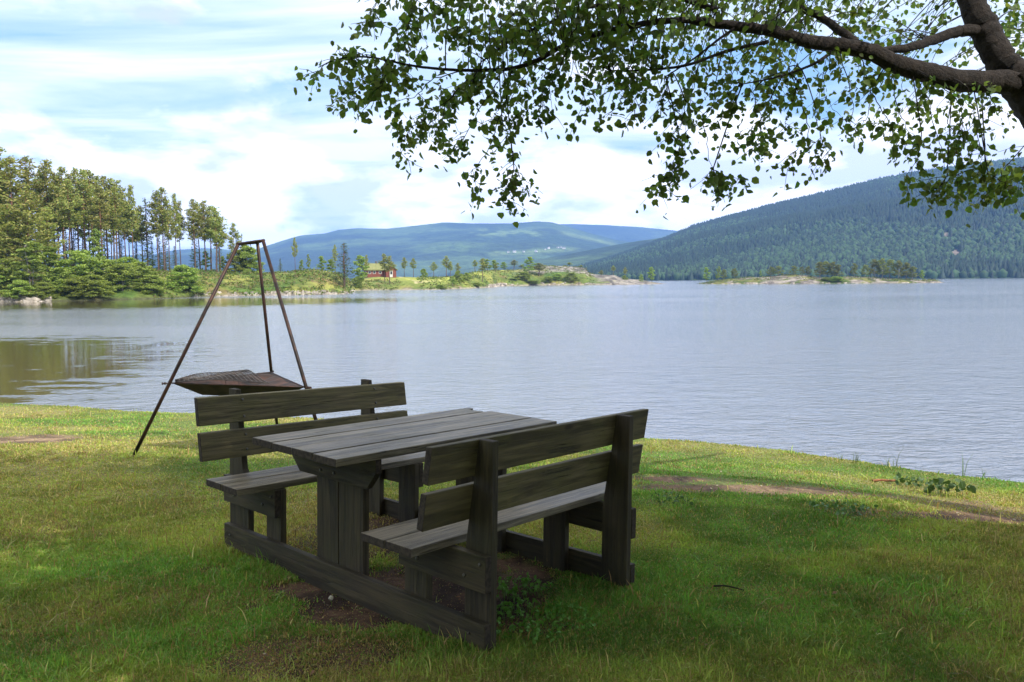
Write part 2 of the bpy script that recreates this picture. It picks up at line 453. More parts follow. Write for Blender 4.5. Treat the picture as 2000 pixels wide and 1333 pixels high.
soil = np.array([0.045, 0.028, 0.020]); litter = np.array([0.13, 0.078, 0.048]); moss = np.array([0.11, 0.15, 0.04]); straw = np.array([0.23, 0.21, 0.085])
lf = sstep(0.35, 0.65, fbm(GX*6, GY*6, 3))[..., None]
gc = soil*(1-lf)+litter*lf
mc = moss*(1-sstep(0.45, 0.65, dry)[..., None]) + straw*sstep(0.45, 0.65, dry)[..., None]
k = sstep(0.25, 0.6, cv)[..., None]
q_ = at_z(55, 862, 0.86)
pale = np.exp(-(((GX-q_[0])/0.6)**2+((GY-q_[1])/0.45)**2))[..., None]+0.55*(sstep(0.8, 2.0, GX)*sstep(5.0, 6.0, GY))[..., None]
gc = gc*(1-np.clip(pale, 0, 1))+np.array([0.24, 0.17, 0.105])*(0.6+0.8*lf)*np.clip(pale, 0, 1)
GC = gc*(1-k)+mc*k
o = link_mesh('lawn_ground', grid_mesh('lawn_ground', GX, GY, GZ, GC), M_ground)
tag(o, 'grassy shore ground with worn brown patches', 'ground', kind='structure')

# water
xs2 = np.array([-9000, -60, 60, 9000.]); ys2 = np.array([-200., 4, 60, 9000])
WX, WY = np.meshgrid(xs2, ys2)
o = link_mesh('lake_water', grid_mesh('lake_water', WX, WY, WX*0), M_water)
tag(o, 'rippled lake reflecting the cloudy sky', 'water', kind='structure')
GX, GY = np.meshgrid(np.linspace(-9000, 9000, 5), np.linspace(-300, 9000, 5))
o = link_mesh('lake_bed', grid_mesh('lake_bed', GX, GY, GX*0-1.2, np.full(GX.shape+(3,), 0.05)), M_ground)
tag(o, 'lake bed under the water', 'ground', kind='structure')


# ------------------------------------------------------------------ grass
def make_grass():
    N = 1000000
    # sample on the ground as seen: more near the camera
    px = rng.uniform(-160, 2160, N*3)
    py = 560 + (1400-560)*rng.random(N*3)**0.68
    hz = horizon(px)
    d = np.stack([(px-1000)/F_PX, (py-666.5)/F_PX], -1)
    D = FW[None]+d[:, :1]*RW[None]-d[:, 1:]*UW[None]
    t = (0.86-CAMZ)/D[:, 2]
    ok = (t > 0) & (t < 22)
    D = D[ok]; t = t[ok]
    X = D[:, 0]*t; Y = D[:, 1]*t
    for it in range(3):
        z = ground_z(X, Y); t = (z-CAMZ)/D[:, 2]; t = np.clip(t, 0, 16); X = D[:, 0]*t; Y = D[:, 1]*t
    c, dr = cover(X, Y)
    ok = (Y < bank_y(X)+0.25) & (rng.random(len(X)) < 0.08+0.92*c) & (Y > 1.6)
    X, Y, c, dr = X[ok][:N], Y[ok][:N], c[ok][:N], dr[ok][:N]
    # the lawn goes on to both sides and behind
    M = 520000
    X2 = rng.uniform(-13, 11, M); Y2 = rng.uniform(-2.5, 13, M); pp = project(np.stack([X2, Y2, X2*0+0.86], -1))
    c2, dr2 = cover(X2, Y2)
    inside = (pp[:, 2] > 0.3) & (pp[:, 0] > -160) & (pp[:, 0] < 2160) & (pp[:, 1] < 1400)
    ok2 = (~inside) & (Y2 < bank_y(X2)+0.25) & (rng.random(M) < 0.08+0.92*c2)
    nm = len(X); X = np.concatenate([X, X2[ok2]]); Y = np.concatenate([Y, Y2[ok2]]); c = np.concatenate([c, c2[ok2]]); dr = np.concatenate([dr, dr2[ok2]])
    n = len(X)
    dist = np.hypot(X, Y)
    jit = 0.012+0.004*dist
    X = X+rng.normal(0, 1, n)*jit; Y = Y+rng.normal(0, 1, n)*jit
    Z = ground_z(X, Y)-0.006
    tall = fbm(X*0.8+90, Y*0.8+4, 3)
    tuft = sstep(0.55, 0.8, fbm(X*5+13, Y*5+2, 2))
    h = (0.022+0.010*sstep(0.4, 0.7, tall)+0.014*tuft)*(0.55+0.9*rng.random(n))*(0.45+0.7*c)
    right = sstep(1.0, 3.0, X)*sstep(6.5, 5.5, Y)
    h = h*(0.58+0.36*right)
    # rank growth next to the posts and skids of the table
    for (gx, gy) in ((-0.15, 3.2), (0.62, 3.95), (-1.65, 4.6), (-1.3, 4.2)):
        h = h*(1+0.9*np.exp(-((X-gx)**2+(Y-gy)**2)/0.05))
    stray = rng.random(n) < 0.006
    h = np.where(stray, h*2.3+0.02, h)
    w = (0.0011+0.00042*np.where(np.arange(n) < nm, dist, np.maximum(dist, 5)))*(0.7+0.6*rng.random(n))
    an = rng.uniform(0, 2*np.pi, n); lean = rng.normal(0.0, 0.65, n)*h; la = rng.uniform(0, 2*np.pi, n)
    ex, ey = np.cos(an)*w, np.sin(an)*w
    lx, ly = np.cos(la)*lean, np.sin(la)*lean
    V = np.empty((n, 5, 3), np.float32)
    V[:, 0] = np.stack([X-ex, Y-ey, Z], -1); V[:, 1] = np.stack([X+ex, Y+ey, Z], -1)
    V[:, 2] = np.stack([X+ex*.8+lx*.4, Y+ey*.8+ly*.4, Z+h*.6], -1); V[:, 3] = np.stack([X-ex*.8+lx*.4, Y-ey*.8+ly*.4, Z+h*.6], -1)
    V[:, 4] = np.stack([X+lx, Y+ly, Z+h*(1-0.25*np.minimum(1, np.abs(lean/h)))], -1)
    b = np.arange(n)[:, None]*5
    F = np.concatenate([b+0, b+1, b+2, b+3, b+3, b+2, b+4], 1).ravel()
    S = np.tile([4, 3], n)
    g1 = np.array([0.105, 0.205, 0.036]); g2 = np.array([0.225, 0.255, 0.055]); g3 = np.array([0.38, 0.31, 0.12]); g4 = np.array([0.25, 0.15, 0.075])
    f = np.clip(sstep(0.34, 0.56, dr)+rng.normal(0, 0.22, n), 0, 1)[:, None]
    C = g1*(1-f)+g2*f
    mo = fbm(X*3.1+60, Y*3.6+21, 4, 0.6); mo2 = fbm(X*1.3+20, Y*1.6+71, 4, 0.6)
    C = C*(0.76+0.46*sstep(0.30, 0.66, mo))[:, None]
    s = (rng.random(n) < 0.42*sstep(0.52, 0.66, mo2)*sstep(0.35, 0.6, fbm(X*5.1, Y*6.2, 3)))[:, None]
    C = np.where(s, np.array([0.20, 0.155, 0.07])*(0.6+0.8*rng.random((n, 1))), C)
    s = (rng.random(n) < (0.08+0.35*sstep(0.45, 0.7, dr)+0.25*(1-c)))[:, None]
    C = np.where(s, g3*(0.6+0.5*rng.random((n, 1))), C)
    s = (rng.random(n) < 0.06+0.3*(1-c))[:, None]
    C = np.where(s, g4, C)
    C = C*1.42*(0.75+0.5*rng.random((n, 1)))
    me = mesh_np('grass', V.reshape(-1, 3), F, S, np.repeat(C, 5, 0))
    o = link_mesh('grass', me, M_grass)
    tag(o, 'short uneven lawn grass mixed with dry straw and moss', 'grass', kind='stuff')
    # fallen leaves and bits of litter
    N = 5200
    X = rng.uniform(-7, 7, N*4); Y = rng.uniform(2.6, 10, N*4)
    c, dr = cover(X, Y)
    ok = (Y < bank_y(X)-0.05) & (rng.random(len(X)) < np.clip(1.1-c, 0.04, 1)); X, Y = X[ok][:N], Y[ok][:N]; n = len(X)
    Z = ground_z(X, Y)+0.004+0.008*rng.random(n)
    s = 0.004+0.010*rng.random(n)**2; an = rng.uniform(0, 6.28, n)
    ax = np.stack([np.cos(an), np.sin(an), rng.normal(0, .25, n)], -1)*s[:, None]; bx = np.stack([-np.sin(an), np.cos(an), rng.normal(0, .25, n)], -1)*s[:, None]*rng.uniform(.2, .8, (n, 1))
    P = np.stack([X, Y, Z], -1)
    V = np.stack([P-ax, P-bx, P+ax, P+bx], 1)
    C = np.array([0.25, 0.13, 0.07])*(0.35+1.0*rng.random((n, 1)))*np.array([1, 1, 1])
    pale = rng.random(n) < .12; C[pale] = np.array([.42, .36, .26])
    me = mesh_np('leaf_litter', V.reshape(-1, 3), np.arange(n*4), np.full(n, 4), np.repeat(C, 4, 0))
    tag(link_mesh('leaf_litter', me, M_grass), 'small dry brown leaves and twigs strewn over the bare soil', 'leaf litter', kind='stuff')
make_grass()


# ------------------------------------------------------------------ picnic table
def WB():
    b = MB(); b.ends = True; return b

def make_table():
    root = empty('picnic_table')
    A = ((0.674974, -0.737561, 0.020356, -0.527842), (0.737554, 0.675224, 0.009285, 4.296975), (-0.020593, 0.008747, 0.99975, 0.898073), (0, 0, 0, 1))
    root.matrix_world = Matrix(A)
    tag(root, 'weathered grey wooden picnic table joined to two backed benches by ground skids', 'picnic table')
    # local axes: x along the table, y = -v  (left bench is +y)
    def W(v):
        x, y, z = v
        w = min(1, max(0, (y-0.45)/0.08))
        return Vector((x, y+w*0.0486*x, z-w*0.0232*(x+0.5)))
    T = 0.0355
    def bolt(parent, c, ax, r=0.011):
        r *= 0.72
        b = MB(); b.disc(c, ax, r, 0.008); return b.build('bolt', M_bolt, parent)
    # table top, four planks with worn far ends
    b = WB()
    ed = [-0.352, -0.172, -0.0, 0.170, 0.350]
    ends = [0.715, 0.752, 0.748, 0.742]
    for i in range(4):
        y0, y1 = ed[i]+0.003, ed[i+1]-0.004+(0.001 if i == 2 else 0)
        zt = 0.727+(-0.001, 0.0015, 0.0, 0.002)[i]
        x1 = 0.745+(0.004, -0.006, 0.0, -0.002)[i]
        # split lines of the far end: outline in x,y with a ragged end
        y0n, y1n = y0, y1
        pts = [(-0.745+0.003*i, y0n), (x1-(0.05 if i == 3 else 0), y0n)]
        k = 5
        for j in range(1, k):
            pts.append((x1-random.uniform(0, 0.010)-(0.055 if (i == 3 and j < 4) else 0), y0n+(y1n-y0n)*j/k))
        pts += [(x1, y1n), (-0.745+0.003*i, y1n)]
        b.prism(pts, 2, zt-T, zt, grain=0)
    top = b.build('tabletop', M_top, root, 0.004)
    b = MB(); b.prism([(0.682, 0.178), (0.742, 0.180), (0.735, 0.215), (0.744, 0.245), (0.728, 0.285), (0.684, 0.300)], 2, 0.699, 0.713, grain=0)
    bk = b.build('broken_plank_edge', M_fresh, top, 0.002); bk['label'] = 'pale splintered wood where the plank end has broken away'
    for sx in (-1, 1):
        xo, xi = sx*0.528, sx*0.4925   # outer boards
        def rng2(a, c): return (min(a, c), max(a, c))
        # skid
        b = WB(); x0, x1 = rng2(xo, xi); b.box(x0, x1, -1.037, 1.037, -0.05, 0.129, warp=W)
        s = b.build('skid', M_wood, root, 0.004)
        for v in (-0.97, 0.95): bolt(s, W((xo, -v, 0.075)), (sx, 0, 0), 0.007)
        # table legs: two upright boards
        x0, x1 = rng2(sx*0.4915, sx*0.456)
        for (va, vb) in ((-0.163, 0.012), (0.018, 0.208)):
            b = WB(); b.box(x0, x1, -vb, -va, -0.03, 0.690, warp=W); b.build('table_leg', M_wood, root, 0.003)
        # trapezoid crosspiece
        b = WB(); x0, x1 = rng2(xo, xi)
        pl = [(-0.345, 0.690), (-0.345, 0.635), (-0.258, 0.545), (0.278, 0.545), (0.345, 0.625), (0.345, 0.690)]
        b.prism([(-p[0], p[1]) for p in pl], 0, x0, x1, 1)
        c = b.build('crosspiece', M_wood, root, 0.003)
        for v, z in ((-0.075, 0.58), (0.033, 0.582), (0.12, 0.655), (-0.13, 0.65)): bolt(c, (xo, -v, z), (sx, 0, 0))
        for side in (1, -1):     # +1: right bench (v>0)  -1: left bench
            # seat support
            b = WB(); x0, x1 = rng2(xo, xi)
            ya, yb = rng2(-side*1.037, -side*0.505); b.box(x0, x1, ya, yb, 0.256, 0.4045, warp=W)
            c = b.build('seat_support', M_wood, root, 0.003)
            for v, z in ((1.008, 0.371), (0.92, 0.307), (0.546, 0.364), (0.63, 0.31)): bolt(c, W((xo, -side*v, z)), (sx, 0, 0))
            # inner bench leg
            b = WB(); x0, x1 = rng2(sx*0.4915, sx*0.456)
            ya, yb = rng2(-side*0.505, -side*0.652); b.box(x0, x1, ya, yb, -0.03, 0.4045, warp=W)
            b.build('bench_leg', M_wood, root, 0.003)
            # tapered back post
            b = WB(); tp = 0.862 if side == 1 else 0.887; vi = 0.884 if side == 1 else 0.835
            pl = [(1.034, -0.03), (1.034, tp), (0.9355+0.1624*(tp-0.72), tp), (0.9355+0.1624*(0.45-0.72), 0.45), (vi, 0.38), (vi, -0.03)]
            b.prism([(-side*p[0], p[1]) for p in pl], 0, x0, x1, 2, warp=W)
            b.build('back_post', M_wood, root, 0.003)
    for side in (1, -1):
        # seat: two planks
        b = WB()
        for k2, (va, vb) in enumerate(((0.516, 0.672), (0.678, 0.835))):
            if side == 1: vb = vb+0.003*k2
            ya, yb = sorted((-side*va, -side*vb)); dz = 0.001*k2
            b.box(-0.742, 0.742+0.004*k2, ya, yb, 0.4065+dz, 0.442+dz, warp=W)
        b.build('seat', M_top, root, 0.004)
        # backrest: two planks, leaning outwards
        b = WB()
        for (z0, z1) in ((0.528, 0.674), (0.713, 0.860)):
            f = lambda z: 0.8985+0.1624*(z-0.72)
            pl = [(f(z0), z0), (f(z1), z1), (f(z1)+0.0365, z1+0.001), (f(z0)+0.0365, z0-0.004)]
            b.prism([(-side*p[0], p[1]) for p in pl], 0, -0.742, 0.742, 0, warp=W)
        bk = b.build('backrest', M_back, root, 0.004)
        for sx in (-1, 1):
            for z in (0.565, 0.645, 0.745, 0.835):
                f = 0.8985+0.1624*(z-0.72)
                bolt(bk, W((sx*0.475, -side*f, z)), (0, side, 0.16), 0.010)
    return root
make_table()


# ------------------------------------------------------------------ barbecue tripod
def make_tripod():
    root = empty('barbecue_tripod', (-2.45, 7.4, 0.9))
    tag(root, 'tall rusty steel tripod standing on the grass behind the left bench', 'tripod')
    o = Vector(root.location)
    def P(x, y, z): return Vector((x, y, z+CAMZ))-o
    tops = [Vector(at_depth(465, 478, 7.41)), Vector(at_depth(503, 475, 7.60)), Vector(at_depth(514, 471, 7.33))]
    rim = [Vector(at_depth(331, 749, 7.245)), Vector(at_depth(530, 727, 8.127)), Vector(at_depth(598, 757, 6.93))]
    feet = []
    for a, b in zip(tops, rim):
        d = b-a; p = b.copy()
        for k in range(60):
            if p.z < float(ground_z(p.x, p.y))-0.04: break
            p = p+d*0.02
        feet.append(p)
    for a, f in zip(tops, feet):
        b = MB(); b.tube([a-o, (a+f)/2-o, f-o], [0.0155, 0.0155, 0.0155], 10)
        b.build('leg', M_rust, root)
    b = MB()
    for i in range(3):
        a, c = tops[i]-o, tops[(i+1) % 3]-o
        d = (c-a).normalized(); b.tube([a-d*0.012+Vector((0, 0, .004)), c+d*0.012+Vector((0, 0, .004))], 0.0125, 8)
    ctr = sum((t for t in tops), Vector())/3-o
    vs = [b.bm.verts.new(ctr+(t-o-ctr)*0.96+Vector((0, 0, .010))) for t in tops]
    vs2 = [b.bm.verts.new(ctr+(t-o-ctr)*0.96+Vector((0, 0, .004))) for t in tops]
    b.bm.faces.new(vs); b.bm.faces.new(vs2[::-1])
    for i in range(3): b.bm.faces.new((vs[i], vs2[i], vs2[(i+1) % 3], vs[(i+1) % 3]))
    b.build('top_frame', M_rust, root)
    h = Vector(at_depth(489, 477, 7.42))-o
    pts = [h+Vector((0, 0, 0.0)), h+Vector((0.004, 0, -0.02)), h+Vector((0.006, 0, -0.042)), h+Vector((-0.004, 0, -0.052)), h+Vector((-0.018, 0, -0.045)), h+Vector((-0.024, 0, -0.030))]
    b = MB(); b.tube(pts, 0.003, 6); b.build('hook', M_rust, root)
    for r_, t_ in zip(rim, tops):
        c = sum((q for q in rim), Vector())/3
        out = (r_-c); out.z = 0; out.normalize()
        b = MB(); b.tube([r_-o-out*0.02, r_-o+out*0.055], 0.005, 6); b.tube([r_-o+out*0.03, r_-o+out*0.042], 0.012, 6); b.tube([r_-o+out*0.05, r_-o+out*0.062], 0.011, 8)
        b.build('bolt', M_rust, root)
    # fire pan
    pan = empty('fire_pan', tuple(sum((q for q in rim), Vector())/3))
    tag(pan, 'black sheet steel fire pan with rusty grate hanging between the tripod legs', 'fire pan')
    po = Vector(pan.location)
    c = Vector((0, 0, 0))
    rl = [(q-po) for q in rim]
    # rim polygon with slightly rounded-in corners
    ins = [q*0.97 for q in rl]
    bot = [q*0.60+Vector((0, 0, -0.115)) for q in rl]
    b = MB()
    up = [b.bm.verts.new(v) for v in ins]; lo = [b.bm.verts.new(v) for v in bot]
    for i in range(3): b.bm.faces.new((up[i], up[(i+1) % 3], lo[(i+1) % 3], lo[i]))
    b.bm.faces.new(lo[::-1])
    bw = b.build('bowl', M_pan, pan)
    so = bw.modifiers.new('solid', 'SOLIDIFY'); so.thickness = 0.004
    b = MB(); 
    for i in range(3): b.tube([ins[i]*1.0, ins[(i+1) % 3]*1.0], 0.006, 6)
    b.build('rim', M_rust, pan)
    # rusty sheet lying inside, raised toward the far side
    L, B_, Rr = ins
    def bary(a, bb, cc): return L*a+B_*bb+Rr*cc
    b = MB()
    n = 7
    pts = {}
    for i in range(n+1):
        for j in range(n+1-i):
            k3 = n-i-j
            p = bary(i/n*0.94+0.02, j/n*0.94+0.02, k3/n*0.94+0.02)
            edge = min(i, j, k3)/n
            p = p+Vector((0, 0, -0.055*min(1, edge*4)-0.006+0.010*math.sin(i*3.1+j*1.7)))
            pts[i, j] = b.bm.verts.new(p)
    for i in range(n):
        for j in range(n-i):
            b.bm.faces.new((pts[i, j], pts[i+1, j], pts[i, j+1]))
            if i+j < n-1: b.bm.faces.new((pts[i+1, j], pts[i+1, j+1], pts[i, j+1]))
    b.build('ash_bed', M_panin, pan)
    # grate of expanded metal, bulging above the left half of the pan
    b = MB()
    n1, n2 = 19, 14
    def G(s, t):
        # s from the left corner towards the middle, t across
        a = L*(1-s)+B_*s*0.98; d = L*(1-s)+Rr*s*0.98
        p = a*(1-t)+d*t
        bul = math.sin(math.pi*min(1, s/0.95))*0.045+0.012*math.sin(s*9+t*5)
        return p+Vector((0, 0, 0.012+bul*(0.55+0.6*(1-t))))
    for i in range(n1+1):
        s_ = 0.03+0.72*i/n1
        b.tube([G(s_, t/8) for t in range(9)], 0.0030, 4)
    for j in range(n2+1):
        b.tube([G(0.03+0.72*q/10, j/n2) for q in range(11)], 0.0030, 4)
    b.build('grate', M_mesh, pan)
    # wire handle
    b = MB()
    q = Vector(at_depth(468, 733, 7.35))-po
    pts = [(0, 0, -0.02), (-0.035, 0, 0.0), (-0.062, 0, 0.035), (-0.052, 0, 0.038), (-0.02, 0, 0.034), (0.015, 0, 0.026), (0.03, 0, 0.004), (0.03, 0, -0.03)]
    b.tube([q+Vector(v) for v in pts], 0.0022, 5); b.build('wire_handle', M_rust, pan)
    # two thin wires in front of the pan
    q = Vector(at_depth(441, 752, 7.2))-po
    b = MB(); b.tube([q+Vector((0, 0, -.05)), q+Vector((0.0, 0, .035)), q+Vector((.06, 0, .05)), q+Vector((.115, 0, .035)), q+Vector((.118, 0, -.05))], 0.002, 5)
    b.build('wire_loop', M_rust, pan)
make_tripod()


# ------------------------------------------------------------------ foreground tree with overhanging branches
def unit(v):
    return v/np.maximum(1e-9, np.linalg.norm(v, axis=-1, keepdims=True))

def leaves_mesh(P, size, down=0.75, seed=0, base=(0.045, 0.085, 0.018), var=0.3):
    r = np.random.default_rng(seed); n = len(P)
    d = unit(r.normal(0, 1, (n, 3))*np.array([1, 1, 0.7])+np.array([0, 0, -down*1.3]))
    u = unit(np.cross(d, r.normal(0, 1, (n, 3)))); w = np.cross(d, u)
    s = (size*(0.40+0.95*r.random(n)**0.8))[:, None]
    wd = s*(0.40+0.08*r.random((n, 1)))
    fold = s*(0.06+0.14*r.random((n, 1)))
    V = np.empty((n, 6, 3), np.float32)
    V[:, 0] = P; V[:, 1] = P+d*s*0.22+u*wd*0.85+w*fold; V[:, 2] = P+d*s*0.62+u*wd*0.80+w*fold
    V[:, 3] = P+d*s+w*fold*0.3*r.normal(0, 1, (n, 1)); V[:, 4] = P+d*s*0.62-u*wd*0.80+w*fold; V[:, 5] = P+d*s*0.22-u*wd*0.85+w*fold
    b = np.arange(n)[:, None]*6
    F = np.concatenate([b, b+1, b+2, b+3, b, b+3, b+4, b+5], 1).ravel()
    C = np.array(base)*(1-var+2*var*r.random((n, 1)))*(1+np.stack([r.normal(0, .12, n), r.normal(0, .05, n), r.normal(0, .1, n)], -1))
    return mesh_np('leaves', V.reshape(-1, 3), F, np.full(2*n, 4), np.repeat(np.clip(C, 0.004, 1), 6, 0))

class Tubes:
    """many thin tapering tubes in one mesh"""
    def __init__(s): s.V = []; s.F = []; s.S = []; s.n = 0
    def add(s, pts, r0, r1, k=4, bumps=0.0):
        pts = np.asarray(pts, float); m = len(pts)
        t = unit(np.gradient(pts, axis=0)); ref = np.array([0.3, 0.2, 1.0]) if abs(t[0, 2]) < 0.9 else np.array([1.0, 0.3, 0])
        a = unit(np.cross(t, ref)); b = np.cross(t, a)
        rr = (np.linspace(r0, r1, m) if np.isscalar(r0) else np.asarray(r0))
        an = np.arange(k)*2*np.pi/k
        rad = rr[:, None]*(1+bumps*np.random.default_rng(m+k).normal(0, 1, (m, k)))
        V = pts[:, None]+(a[:, None]*np.cos(an)[None, :, None]+b[:, None]*np.sin(an)[None, :, None])*rad[..., None]
        i = np.arange(m-1)[:, None]*k; j = np.arange(k)[None]; j2 = (j+1) % k
        q = np.stack([i+j, i+j2, i+k+j2, i+k+j], -1).reshape(-1, 4)+s.n
        s.V.append(V.reshape(-1, 3)); s.F.append(q.ravel()); s.S.append(np.full(len(q), 4)); s.n += m*k
    def mesh(s, name):
        return mesh_np(name, np.concatenate(s.V), np.concatenate(s.F), np.concatenate(s.S), smooth=True)

def spline(pts, m):
    """Catmull-Rom through pts, m samples per span"""
    p = np.asarray(pts, float); p = np.vstack([2*p[0]-p[1], p, 2*p[-1]-p[-2]]); out = []
    for i in range(1, len(p)-2):
        t = np.linspace(0, 1, m, endpoint=False)[:, None]
        a, b, c, d = p[i-1], p[i], p[i+1], p[i+2]
        out.append(0.5*((2*b)+(-a+c)*t+(2*a-5*b+4*c-d)*t*t+(-a+3*b-3*c+d)*t**3))
    return np.vstack(out+[p[-2][None]])

LIT = np.array([(-9, 8.6), (-4.7, 7.6), (-2.5, 7.0), (1.0, 6.4), (3.2, 5.15), (6, 3.6), (9, 1.5)])
def shadow_y_over(P):
    """how far beyond the edge of the sunlit strip the shadow of P falls"""
    h = (P[:, 2]-0.85)/math.tan(SUN_EL)
    sx, sy = P[:, 0]+SHX*h, P[:, 1]+SHY*h
    return sy-np.interp(sx, LIT[:, 0], LIT[:, 1])-0.35*(fbm(sx*0.9, sy*0.9, 3)-0.5)

def thin_left(P, r):  # drops unseen leaves so more sun reaches the left lawn
    h = (P[:, 2]-0.85)/math.tan(SUN_EL); sx, sy = P[:, 0]+SHX*h, P[:, 1]+SHY*h
    k = sstep(-0.6, -2.4, sx+0.25*(sy-4))*sstep(0.30, 0.62, fbm(sx*0.9+5, sy*0.9, 3))
    return r.random(len(P)) > 0.58*k

